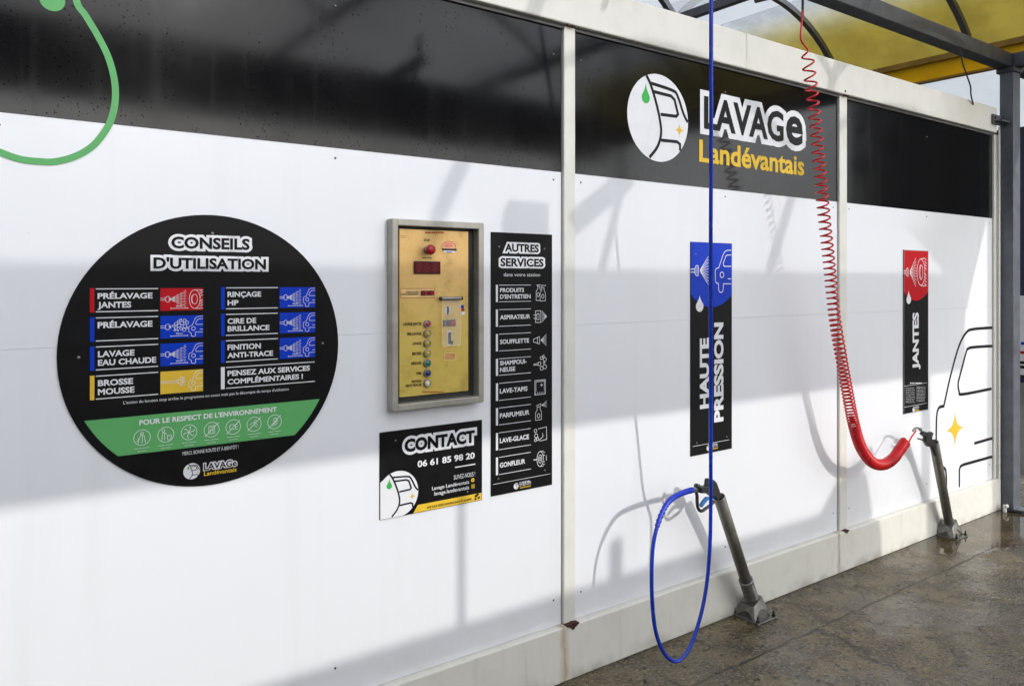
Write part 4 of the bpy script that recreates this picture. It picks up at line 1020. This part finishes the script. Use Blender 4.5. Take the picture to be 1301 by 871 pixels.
# ================================================================== LANCE HOLDERS
def make_holder(with_collar):
    Bv = Vector((3.24, -.095, .06)); Tv = Vector((2.905, -.155, .656)); ax = (Tv - Bv).normalized(); Ln = (Tv - Bv).length
    h = thing('lance_holder', 'steel tube holder leaning on its bolted foot, nearer one with a ribbed collar', 'lance holder', (3.24, -.095, 0), 'tube holders bolted to the floor')
    r = .0275
    MB().lathe([(r * .1, .02), (r, .02), (r, Ln - .002), (r - .001, Ln), (r - .004, Ln), (r - .005, Ln - .002), (r - .005, .1), (0, .1)], Bv, Tv, 40).build('tube', 'tube_steel', h)
    if with_collar:
        pr = [(r + .0005, .040)]
        for k in range(8): pr += [(r + .0062, .045 + k * .0125), (r + .0062, .051 + k * .0125), (r + .0012, .0535 + k * .0125)]
        pr += [(r + .0066, .146), (r + .0072, .164), (r + .0012, .164)]
        MB().lathe(pr, Bv, Tv, 40).build('ribbed_collar', 'cast_alu', h)
    # foot: floor plate, folded saddle, gussets
    MB().box(3.165, 3.315, -.178, -.018, .0005, .0075, .002).build('foot_plate', 'cast_alu', h)
    sd_ = MB(); u = Vector((ax.x, ax.y, ax.z)); c0 = Bv + ax * .030
    side = Vector((0, 1, 0)); side = (side - u * side.dot(u)).normalized(); fwd = side.cross(u).normalized()
    # tilted top plate round the tube
    def q(a, b_, d_): return c0 + fwd * a + side * b_ + u * d_
    top = [q(-.036, -.034, 0), q(.036, -.034, 0), q(.036, .034, 0), q(-.036, .034, 0)]
    topu = [p + u * .006 for p in top]
    sd_.add(top + topu, [[0, 3, 2, 1], [4, 5, 6, 7], [0, 1, 5, 4], [1, 2, 6, 5], [2, 3, 7, 6], [3, 0, 4, 7]])
    # legs from the top plate down to the floor plate, with an arch cut out of each
    def leg(p0, p1, f0, f1, arch=.45):
        p0, p1, f0, f1 = map(Vector, (p0, p1, f0, f1)); nrm = (p1 - p0).cross(f0 - p0).normalized() * .005
        n = 10; lo_pts = []
        for k in range(n + 1):
            t = k / n; w = f0.lerp(f1, t); hgt_ = (p0.lerp(p1, t) - w)
            e = max(0.0, 1 - ((t - .5) / .34) ** 2) ** .5 if abs(t - .5) < .34 else 0
            lo_pts.append(w + hgt_ * arch * e)
        up_pts = [p0.lerp(p1, k / n) for k in range(n + 1)]
        vs = lo_pts + up_pts + [v + nrm for v in lo_pts] + [v + nrm for v in up_pts]; m_ = n + 1; fs = []
        for k in range(n):
            fs += [[k, k + 1, m_ + k + 1, m_ + k], [2 * m_ + k + 1, 2 * m_ + k, 3 * m_ + k, 3 * m_ + k + 1], [k + 1, k, 2 * m_ + k, 2 * m_ + k + 1], [m_ + k, m_ + k + 1, 3 * m_ + k + 1, 3 * m_ + k]]
        fs += [[0, m_, 3 * m_, 2 * m_], [n, 2 * m_ + n, 3 * m_ + n, m_ + n]]
        sd_.add(vs, fs)
    zf = .0076
    leg(top[0], top[3], (3.180, -.150, zf), (3.180, -.036, zf), .5)      # low side, towards the lean
    leg(top[1], top[2], (3.305, -.150, zf), (3.305, -.036, zf), .4)      # high side
    leg(top[0], top[1], (3.180, -.150, zf), (3.305, -.150, zf), .55)
    leg(top[3], top[2], (3.180, -.036, zf), (3.305, -.036, zf), .55)
    sd_.build('saddle', 'cast_alu', h)
    for (x_, y_) in ((3.178, -.166), (3.302, -.166), (3.178, -.029), (3.302, -.029)):
        MB().lathe([(.0115, .0076), (.0115, .010), (.0085, .0102), (.0085, .020), (.0045, .0205), (.0045, .034), (.0035, .036), (0, .036)], (x_, y_, 0), (x_, y_, 1), 6, flat=True).build('bolt', 'bolt_black', h)
    return h
def copy_thing(o, off, skip=()):
    c_ = o.copy(); COL.objects.link(c_); c_.location = o.location + Vector(off)
    for ch in o.children:
        if ch.name.split('.')[0] in skip: continue
        d_ = ch.copy(); COL.objects.link(d_); d_.parent = c_; d_.matrix_parent_inverse = ch.matrix_parent_inverse
        for g_ in ch.children:
            e2 = g_.copy(); COL.objects.link(e2); e2.parent = d_; e2.matrix_parent_inverse = g_.matrix_parent_inverse
    return c_
h1 = make_holder(True); h1['label'] = 'leaning steel tube holder with a ribbed collar, below the blue topped sign'
h2 = copy_thing(h1, (2.06, .012, 0), ('ribbed_collar',)); h2['label'] = 'leaning steel tube holder without a collar, standing at the puddle by the wall end'

# ================================================================== BLUE HOSE AND GUN
def yh(z): return -.28 - .10 * max(0, z - .4)
bh = thing('pressure_hose', 'shiny blue hose hanging down and looping up to the black gun', 'hose', P(903, 700, -.29))
pp = []
for py in (-60, 60, 180, 300, 420, 520, 600):
    yv = -.29
    for _ in range(6): yv = yh(P(903, py, yv).z)
    pp.append(P(903 + (1 if py < 300 else 0) * .5, py, yv))
lp = [(903, 640, -.29), (902, 690, -.29), (898, 740, -.292), (890, 782, -.295), (878, 818, -.30), (865, 837, -.30), (853, 838, -.30), (841, 824, -.295), (832, 796, -.29), (828, 750, -.285), (829, 700, -.275), (835, 668, -.265), (844, 645, -.255), (853, 633.5, -.247), (864, 627, -.222), (874, 623.5, -.202), (880, 622, -.188)]
hp_ = pp + [P(a, b_, c_) for a, b_, c_ in lp]
crv = spline(hp_, 12)
MB().tube(crv, .0082, 14).build('hose_tube', 'hose_blue', bh)
sl = crv[-12 * 5 - 1:-2]
ns = len(sl); rad = [(.0125 if i % 3 == 0 else .0098) + .001 * i / ns for i in range(ns)]
MB().tube(sl, rad, 14).build('bend_sleeve', 'sleeve_blue', bh)

gun = thing('spray_gun', 'black high pressure gun with a blue trigger resting in the nearer tube holder', 'spray gun', P(905, 630, -.19))
zG = zm(870, 600, 70 / 1016)
GY = -.165
Gp = lambda *pts: [W(*zG(*p), GY) for p in pts]
gy0, gy1 = GY - .016, GY + .016
body = MB()
body.prism(Gp((255, 255), (290, 245), (395, 240), (412, 120), (440, 108), (500, 125), (545, 170), (590, 290), (608, 345), (612, 420), (590, 480), (545, 500), (520, 440), (450, 420), (420, 362), (330, 372), (255, 372)), gy0, gy1, .004)
body.build('body', 'gun_black', gun)
gd = spline([Vector((*P(*zG(*p), GY),)) for p in ((225, 235), (205, 330), (225, 420), (228, 540), (240, 640), (280, 700), (330, 700), (400, 650), (470, 600), (540, 530))], 6)
MB().tube(gd, .0075, 10).build('trigger_guard', 'gun_black', gun)
kn = P(*zG(228, 250), GY); MB().lathe([(0, -.013), (.008, -.013), (.0115, -.009), (.0115, .009), (.008, .013), (0, .013)], kn, kn + Vector((0, 1, 0)), 20).build('rear_knuckle', 'gun_black', gun)
tg = MB().prism(Gp((285, 600), (330, 520), (390, 450), (440, 445), (520, 465), (530, 500), (460, 480), (410, 500), (350, 570), (300, 640)), GY - .008, GY + .008, .002); tg.build('trigger', 'trigger_blue', gun)
ca = P(*zG(130, 318), GY - .02); cb = P(*zG(250, 318), GY)
MB().lathe([(.0095, -.012), (.0115, -.006), (.0115, .012), (.0135, .013), (.0135, .026), (.0105, .027), (.0105, .045)], ca, cb, 6, flat=True).build('coupling', 'galvanised', gun)
lanc = MB().tube([P(*zG(590, 400), GY), P(*zG(640, 450), GY + .002), Vector((2.945, -.148, .585)), Vector((3.0, -.138, .485))], [.013, .012, .010, .010], 14); lanc.build('lance_pipe', 'gun_black', gun)

# ================================================================== RED COILED HOSE AND ITS LANCE
ch = thing('coiled_hose', 'red spiral hose hanging in front of the frame post and sagging to the far lance', 'hose', P(1120, 598, -.19))
cl_ = [(1024, 62, -.30), (1028, 90, -.295), (1033, 130, -.285), (1040, 200, -.27), (1046.5, 270, -.25), (1054, 340, -.235), (1060, 400, -.225), (1068, 450, -.215), (1077, 500, -.205), (1085, 540, -.20), (1094, 568, -.195), (1107, 586, -.19), (1121, 590, -.187), (1134, 583, -.184), (1143, 571, -.182), (1150, 561, -.18)]
cc = spline([P(a, b_, c_) for a, b_, c_ in cl_], 24)
# arc length
sL = [0]
for i in range(1, len(cc)): sL.append(sL[-1] + (cc[i] - cc[i - 1]).length)
tot = sL[-1]
def at_s(s_):
    s_ = min(max(s_, 0), tot); lo, hi = 0, len(sL) - 1
    while hi - lo > 1:
        md = (lo + hi) // 2
        if sL[md] <= s_: lo = md
        else: hi = md
    f_ = (s_ - sL[lo]) / max(1e-9, sL[hi] - sL[lo]); return cc[lo].lerp(cc[hi], f_), (cc[hi] - cc[lo]).normalized()
def pitch(s_):
    z_ = at_s(s_)[0].z
    if s_ > tot * .80: return .0094
    if z_ > 1.0:
        return .0200 + (.0465 - .0200) * min(1, max(0, (z_ - 1.0) / 1.6)) ** .9 + (.022 if z_ > 2.6 else 0) * min(1, (z_ - 2.6) / .2) if z_ > 2.6 else .0200 + (.0465 - .0200) * min(1, (z_ - 1.0) / 1.6) ** .9
    return .0094 + (.0200 - .0094) * min(1, max(0, (z_ - .80) / .20))
hel = []; s_ = 0.0; ph = 2.2; RC = .0275; NSEG = 14
t_prev = None; up = Vector((0, 1, 0))
while s_ < tot:
    p_, t_ = at_s(s_); up = (up - t_ * up.dot(t_)).normalized(); w_ = t_.cross(up)
    rc = RC * min(1, .15 + s_ / .05) * (1.0 if s_ < tot - .02 else 1)
    hel.append(p_ + (up * math.cos(ph) + w_ * math.sin(ph)) * rc)
    ph += 2 * math.pi / NSEG; s_ += pitch(s_) / NSEG
MB().tube(hel, .0046, 8).build('coil', 'hose_red', ch)
top_ = [P(1019.5, -90, -.32), P(1019.5, -40, -.315), P(1020, 5, -.31), P(1018.5, 30, -.305), P(1017.5, 50, -.303), hel[0]]
MB().tube(spline(top_[1:], 6), .0046, 8).build('upper_tail', 'hose_red', ch)
MB().tube([P(1019.5, -90, -.32), P(1019.5, -40, -.315), P(1020, 4, -.31), P(1019.6, 22, -.306)], .0062, 8).build('rubber_sleeve', 'rubber', ch)
tl_ = spline([hel[-1], P(1152, 566, -.175), P(1158, 555, -.17), P(1164, 546.5, -.165)], 6)
MB().tube(tl_, .0045, 8).build('lower_tail', 'hose_red', ch)

fl = thing('foam_lance', 'small black lance with a bent metal coupling standing in the far tube holder', 'lance', P(1180, 560, -.15))
zF = zm(1120, 530, 110 / 564); FY = -.15
F_ = lambda x, y, d=0: P(*zF(x, y), FY + d)
MB().tube(spline([F_(205, 88, -.014), F_(215, 75, -.012), F_(232, 68, -.008), F_(250, 78, -.004), F_(262, 92)], 5), [.0062] * 21, 12).build('swivel_elbow', 'galvanised', fl)
MB().lathe([(.006, 0), (.0085, .001), (.0085, .012), (.0105, .013), (.0105, .024), (.007, .025)], F_(245, 72, -.004), F_(280, 105), 6, flat=True).build('coupling', 'galvanised', fl)
bdy = MB().prism([W(*zF(*p), FY) for p in ((272, 88), (296, 100), (318, 92), (328, 100), (318, 130), (322, 150), (345, 165), (340, 185), (300, 190), (280, 160), (282, 130), (255, 108))], FY - .013, FY + .013, .004); bdy.build('body', 'gun_black', fl)
MB().prism([W(*zF(*p), FY) for p in ((238, 133), (275, 142), (300, 160), (296, 172), (268, 152), (238, 142))], FY - .006, FY + .006, .0015).build('lever', 'gun_black', fl)
MB().tube([F_(315, 160), Vector((5.005, -.136, .56)), Vector((5.06, -.126, .46))], [.014, .011, .010], 12).build('lance_pipe', 'gun_black', fl)

# ================================================================== CANOPY
cp = thing('wash_canopy', 'dark steel canopy with vaulted clear and yellow roof sheets above the wash bay', 'canopy', (6.3, -.05, 0))
MB().box(6.20, 6.315, -.112, -.020, .0101, 3.185, .004).build('post', 'post_steel', cp)
MB().box(6.185, 6.33, -.125, -.002, 3.150, 3.1845, .004).build('post_cap', 'dark_steel', cp)
bp = MB().box(6.185, 6.36, -.15, .03, .0005, .010, .002); bp.build('base_plate', 'light_steel', cp)
MB().prism([(6.3155, .0105), (6.355, .0105), (6.3155, .15)], -.06, -.05).build('base_gusset', 'dark_steel', cp)
br = MB(); br.box(6.03, 6.199, -.050, -.0345, 2.765, 2.835, .002); br.box(6.06, 6.199, -.095, -.0502, 2.782, 2.794, .002); br = br.build('bracket', 'dark_steel', cp)
for x_ in (6.055, 6.16): MB().lathe([(.010, 0), (.010, .007), (0, .007)], (x_, -.050, 2.812), (x_, -1, 2.812), 6, flat=True).build('bolt', 'bolt_black', br)
MB().box(-3, 6.208, -.100, 0, 3.186, 3.284, .004).build('beam', 'dark_steel', cp)
MB().box(6.21, 6.312, -4.7, .002, 3.1862, 3.2845, .004).build('beam', 'dark_steel', cp)
MB().box(6.314, 9.5, -.100, 0, 3.186, 3.284, .004).build('beam', 'dark_steel', cp)
VC = [-2.9, -.8, 1.3, 3.4, 5.5]; VR, VZ = 1.5, 2.57
YR0, YR1 = -4.66, 2.9
def arc(xc, a0, a1, r, n): return [(xc + r * math.sin(R(a0 + (a1 - a0) * k / n)), VZ + r * math.cos(R(a0 + (a1 - a0) * k / n))) for k in range(n + 1)]
def shell(pts_o, pts_i, y0, y1, n=1):
    mb = MB(); k = len(pts_o)
    vs = []
    for y_ in (y0, y1): vs += [(x_, y_, z_) for x_, z_ in pts_o] + [(x_, y_, z_) for x_, z_ in pts_i]
    fs = []
    for i in range(k - 1):
        fs += [[i, i + 1, 2 * k + i + 1, 2 * k + i], [k + i + 1, k + i, 3 * k + i, 3 * k + i + 1], [i + 1, i, k + i, k + i + 1], [2 * k + i, 2 * k + i + 1, 3 * k + i + 1, 3 * k + i]]
    fs += [[0, 2 * k, 3 * k, k], [k - 1, 2 * k - 1, 4 * k - 1, 3 * k - 1]]
    mb.add(vs, fs, False); return mb
AE = 44.4
for xc in VC:
    last = xc == VC[-1]
    a1 = 14.0 if last else AE
    shell(arc(xc, -AE, a1, VR + .008, 22), arc(xc, -AE, a1, VR, 22), YR0, YR1).build('roof_sheet', 'polycarbonate', cp)
    if last: shell(arc(xc, a1 + .02, 52, VR + .008, 14), arc(xc, a1 + .02, 52, VR, 14), YR0, YR1).build('roof_sheet', 'yellow_sheet', cp)
    for k in range(6):
        y_ = 1.5 + 1.14 - 1.14 * k
        shell(arc(xc, -AE, 47 if last else AE, VR - .002, 18), arc(xc, -AE, 47 if last else AE, VR - .045, 18), y_ - .022, y_ + .022).build('rib', 'rib_paint', cp)
    g_ = arc(xc, -AE, AE, VR - .001, 20); MB().prism(g_, YR0 + .002, YR0 + .010).build('gable_dimmer', 'polycarbonate', cp)  # unseen gable infill, added to even out the sunlight on the wall
    if not last:
        MB().box(xc + 1.05 - .025, xc + 1.05 + .025, YR0, YR1, 3.57, 3.635, .004).build('valley_gutter', 'dark_steel', cp)
gt = MB().box(6.60, 6.608, YR0, YR1, 3.315, 3.445).build('edge_panel', 'yellow_panel', cp)
MB().box(6.575, 6.66, YR0, YR1, 3.4455, 3.495, .004).build('gutter_lip', 'ochre_shade', gt)
MB().box(6.598, 6.65, YR0 + .01, YR1 - .01, 3.296, 3.3145, .002).build('gutter_base', 'ochre_shade', gt)
MB().box(-4, 6.74, -4.76, -4.70, 3.13, 3.77, .004).build('front_fascia', 'dark_cladding', cp)
for x_ in (6.17, -.8): MB().box(x_, x_ + .1, -4.87, -4.77, .001, 3.5, .004).build('post', 'dark_steel', cp)
MB().tube([(2.655, -4.82, .001), (2.655, -4.82, 3.5)], .018, 12).build('downpipe', 'dark_steel', cp)
# unseen arm, brace and box added under the roof to shadow the wall
bm_ = MB(); bm_.tube([(3.11, -3.0, 3.62), (3.10, -3.0, 3.40), (2.975, -3.0, 3.02)], .022, 12); bm_.build('shadow_arm', 'dark_steel', cp)
MB().box(-.21, .21, -.03, .03, -.045, .045, .004, mtx=Matrix.Translation((2.97, -3.0, 3.32)) @ Matrix.Rotation(R(-33.8), 4, 'Y')).build('shadow_brace', 'dark_steel', cp)
MB().box(2.45, 2.66, -3.05, -2.9, 3.13, 3.25, .008).build('shadow_box', 'light_steel', cp)
# swivel arms that carry the hoses
for (x_, y_) in ((P(903, -60, -.52).x, -.52), (P(1019.5, -90, -.32).x, -.32)):
    MB().tube([(x_, -.05, 3.16), (x_, -.06, 3.06), (x_, y_ - .02, 3.04)], .016, 12).build('hose_arm', 'dark_steel', cp)
cb_ = tag(MB().tube(spline([P(1221, 66, -.1), P(1223, 80, -.1), P(1228, 95, -.09), P(1233, 110, -.08), P(1233.5, 120, -.06), P(1236, 131, -.04), P(1238, 138, .0)], 6), .005, 8).build('cable', 'rubber'), 'thin black cable dangling from the canopy beam to the wall top', 'cable')

# opposite side of the bay: a second wash wall
ow = thing('opposite_wall', 'white backed wash bay wall across the bay with a cream rail on top', 'wall', (2, -5.3, 0))
MB().box(-5, 5.45, -5.32, -5.28, .15, 2.55).build('wall_panel', 'white', ow)
MB().box(-5, 5.45, -5.36, -5.24, 2.551, 2.66, .005).build('top_rail', 'cream_paint', ow)
MB().box(-5, 5.45, -5.35, -5.25, .001, .149, .005).build('skirting', 'cream_skirting', ow)
MB().box(3.53, 3.60, -5.34, -5.26, 2.661, 2.84, .01).build('shadow_stub', 'cream_paint', ow)  # unseen stub added for the small shadow bump low on the wall
step_blk = thing('shadow_block', 'stepped grey equipment cabinet standing behind the opposite wall', 'cabinet', (5.4, -5.6, 0))  # unseen blocker, outline shaped for the stepped shadow by the coil
MB().prism([(4.95, 0), (5.75, 0), (5.75, 2.5), (5.65, 2.90), (5.52, 3.0), (5.46, 2.94), (5.32, 2.90), (5.14, 2.74), (4.95, 2.60)], -5.9, -5.45, .01).build('blocker_body', 'light_steel', step_blk)
MB().box(5.0, 5.6, -5.449, -5.43, .3, 2.0, .004).build('door', 'dark_steel', step_blk)

pl_ = thing('shadow_pole', 'slim steel lamp pole standing across the bay beyond its far end', 'pole', (7.18, -4.9, 0))  # unseen pole added to shade a strip beside the wall end
MB().tube([(7.18, -4.9, .012), (7.18, -4.9, 5.2)], [.065, .055], 16).build('pole', 'galvanised', pl_)
MB().box(7.05, 7.31, -5.03, -4.77, .0005, .0118, .002).build('base_plate', 'galvanised', pl_)
MB().box(6.75, 7.25, -4.96, -4.84, 5.2, 5.28, .02).build('pole_head', 'light_steel', pl_)

# ================================================================== FAR END BITS
dh = tag(MB().tube(spline([Vector((6.16, -.06, .012)), Vector((6.21, -.17, .012)), Vector((6.32, -.20, .012)), Vector((6.5, -.20, .012)), Vector((6.8, -.26, .012)), Vector((7.3, -.3, .012))], 8), .011, 10).build('drain_hose', 'rubber'), 'black rubber hose lying on the floor at the foot of the steel post', 'hose')
wc = thing('pipe_outlet', 'small white round pipe outlet at the foot of the wall end', 'pipe', (6.235, -.05, 0))
MB().tube([(6.15, -.075, .001), (6.15, -.075, .05)], .012, 14).build('stub_pipe', 'plastic_white', wc)
MB().lathe([(0, 0), (.012, 0), (.0135, .003), (.0135, .008), (.010, .012), (0, .0125)], (6.15, -.085, .045), (6.02, -.32, .058), 22).build('cap', 'plastic_white', wc)
dp_ = xk_ = P(1269.6, 400, -.03).x
dp_ = MB().tube([(xk_, -.03, .06), (xk_, -.03, 2.76)], .0065, 10)
tag(dp_.build('conduit', 'plastic_white'), 'slim white conduit running up between the wall end and the post', 'conduit')

nb = thing('notice_board', 'tall dark blue information board behind the steel post at the right edge', 'notice board', (7.9, .6, 0))
bx0, by0, by1 = 7.75, -.2, .75
MB().box(bx0, bx0 + .12, by0, by1, .75, 3.02, .01).build('cabinet', 'navy', nb)
MB().box(bx0 - .012, bx0 - .001, by0 + .1, by1 - .1, .82, 1.52, .003).build('poster', 'print_white', nb)
pb = MB()
for k, (z_, c_) in enumerate(((1.46, 'print_blue'), (1.40, 'print_red'), (1.30, 'print_black'), (1.10, 'print_blue'), (1.02, 'print_red'), (.93, 'print_black'), (.89, 'print_black'))):
    pb = MB().box(bx0 - .0145, bx0 - .0125, by0 + .14, by0 + .5 + .04 * k, z_ - .012, z_ + .012); pb.build('print_line', c_, nb)
for j in range(2): MB().box(bx0 + .03, bx0 + .09, by0 + .05 + j * .8, by0 + .11 + j * .8, -.02, .75, .004).build('leg', 'dark_steel', nb)

# trees beyond the end of the bay
def make_tree(x, y, h, cr, label, seed):
    rd = random.Random(seed); t = thing('tree', label, 'tree', (x, y, -.02), 'trees beyond the bay end')
    tb = MB(); tb.tube(spline([Vector((x, y, -.02)), Vector((x + .1, y, h * .3)), Vector((x - .05, y + .1, h * .6)), Vector((x, y, h * .85))], 5), [.2 - .17 * k / 15 for k in range(16)], 8)
    for k in range(7):
        a = rd.uniform(0, 6.28); z_ = h * rd.uniform(.3, .7); L_ = cr * rd.uniform(.5, .9)
        tb.tube([(x, y, z_), (x + L_ * .5 * math.cos(a), y + L_ * .5 * math.sin(a), z_ + L_ * .3), (x + L_ * math.cos(a), y + L_ * math.sin(a), z_ + L_ * .75)], [.06, .04, .015], 6)
    tb.build('trunk', 'bark', t)
    cm = MB(); cl2 = [(rd.gauss(0, cr * .45), rd.gauss(0, cr * .45), h * rd.uniform(.28, .95), rd.uniform(.35, .8)) for _ in range(26)]
    for (a, b_, c_, q) in cl2:
        for _ in range(300):
            d_ = Vector((rd.gauss(0, 1), rd.gauss(0, 1), rd.gauss(0, 1))).normalized() * q * rd.uniform(.5, 1.05)
            p_ = Vector((x + a, y + b_, c_)) + d_; s1 = rd.uniform(.10, .20)
            u_ = Vector((rd.gauss(0, 1), rd.gauss(0, 1), rd.gauss(0, 1))).normalized(); v_ = u_.orthogonal().normalized()
            cm.add([p_ - u_ * s1, p_ + v_ * s1 * .5, p_ + u_ * s1, p_ - v_ * s1 * .5], [[0, 1, 2, 3]])
    cm.build('crown', 'leaf', t)
make_tree(17, 6.3, 5.0, 2.2, 'bushy green tree showing beside the notice board', 4)
make_tree(12.5, 3.6, 3.1, 1.0, 'low green shrub-like tree behind the notice board legs', 5)

sb = thing('reflection_block', 'dark clad service building standing beyond the end of the wash bay', 'building', (14, -7, -.02))  # unseen dark mass added to keep sky out of the black panel reflections
MB().box(13.2, 18, -5.3, -1.6, -.02, 6.4, .02).build('wall', 'dark_cladding', sb)
MB().box(13.05, 18.15, -5.45, -1.45, 6.401, 6.6, .02).build('roof', 'dark_steel', sb)
w_b = MB().box(13.16, 13.199, -4.9, -3.4, 1.2, 2.6, .004).build('window', 'dark_steel', sb)
MB().box(13.150, 13.1595, -4.82, -3.48, 1.28, 2.52, .001).build('pane', 'navy', w_b)
MB().box(13.17, 13.199, -2.9, -1.9, 0, 2.1, .004).build('door', 'navy', sb)

# ================================================================== LIGHT, SKY, CAMERA
SUN = Vector((.22, -1, .44)).normalized()
el = math.asin(SUN.z); az = math.atan2(SUN.x, SUN.y)
w = bpy.data.worlds.new('World'); S.world = w; w.use_nodes = True; nt = w.node_tree
bg = nt.nodes['Background']; sky = nt.nodes.new('ShaderNodeTexSky'); sky.sky_type = 'NISHITA'; sky.sun_disc = False
sky.sun_elevation = el; sky.sun_rotation = az; sky.air_density = 1.0; sky.dust_density = 1.2; sky.ozone_density = 1.0
tc = nt.nodes.new('ShaderNodeTexCoord'); mp = nt.nodes.new('ShaderNodeMapping'); mp.inputs['Scale'].default_value = (1.4, 1.4, 3.5)
nz = nt.nodes.new('ShaderNodeTexNoise'); nz.inputs['Scale'].default_value = 2.2; nz.inputs['Detail'].default_value = 7; nz.inputs['Roughness'].default_value = .6
rp_ = nt.nodes.new('ShaderNodeValToRGB'); rp_.color_ramp.elements[0].position = .38; rp_.color_ramp.elements[1].position = .72
rp_.color_ramp.elements[0].color = (.42, .42, .42, 1); rp_.color_ramp.elements[1].color = (.85, .85, .85, 1)
mx = nt.nodes.new('ShaderNodeMix'); mx.data_type = 'RGBA'; 
nrm_ = nt.nodes.new('ShaderNodeVectorMath'); nrm_.operation = 'NORMALIZE'; nt.links.new(tc.outputs['Generated'], nrm_.inputs[0])
dt_ = nt.nodes.new('ShaderNodeVectorMath'); dt_.operation = 'DOT_PRODUCT'; nt.links.new(nrm_.outputs[0], dt_.inputs[0]); dt_.inputs[1].default_value = SUN
mg_ = nt.nodes.new('ShaderNodeMapRange'); mg_.interpolation_type = 'SMOOTHSTEP'; nt.links.new(dt_.outputs['Value'], mg_.inputs['Value'])
mg_.inputs['From Min'].default_value = .52; mg_.inputs['From Max'].default_value = 1; mg_.inputs['To Min'].default_value = 1; mg_.inputs['To Max'].default_value = 7.5
cl_m = nt.nodes.new('ShaderNodeVectorMath'); cl_m.operation = 'SCALE'; cl_m.inputs[0].default_value = (9.3, 9.35, 9.5); nt.links.new(mg_.outputs['Result'], cl_m.inputs['Scale']); nt.links.new(cl_m.outputs[0], mx.inputs[7])
L = nt.links.new
L(tc.outputs['Generated'], mp.inputs[0]); L(mp.outputs[0], nz.inputs[0]); L(nz.outputs[0], rp_.inputs[0]); L(rp_.outputs[0], mx.inputs[0]); L(sky.outputs[0], mx.inputs[6]); L(mx.outputs[2], bg.inputs[0])
bg.inputs[1].default_value = .12
sl_ = bpy.data.lights.new('sun', 'SUN'); sl_.energy = 2.15; sl_.angle = R(.53); sl_.color = (1, .965, .91)
so = bpy.data.objects.new('sun', sl_); COL.objects.link(so); so.rotation_euler = (-SUN).to_track_quat('-Z', 'Y').to_euler()
so.location = (2, -20, 12)

cam = bpy.data.cameras.new('camera'); co = bpy.data.objects.new('camera', cam); COL.objects.link(co)
co.location = CAM; co.rotation_euler = (R(90), 0, math.atan2(FW[1], FW[0]) - R(90))
cam.sensor_width = 36; cam.lens = FOC / 1301 * 36; cam.shift_y = -(871 / 2 - HOR) / 1301
cam.clip_start = .05; cam.clip_end = 2000
S.camera = co
S.view_settings.view_transform = 'Standard'; S.view_settings.look = 'None'; S.view_settings.gamma = 1; S.view_settings.exposure = -.24
S.cycles.transparent_max_bounces = 24; S.cycles.max_bounces = 10
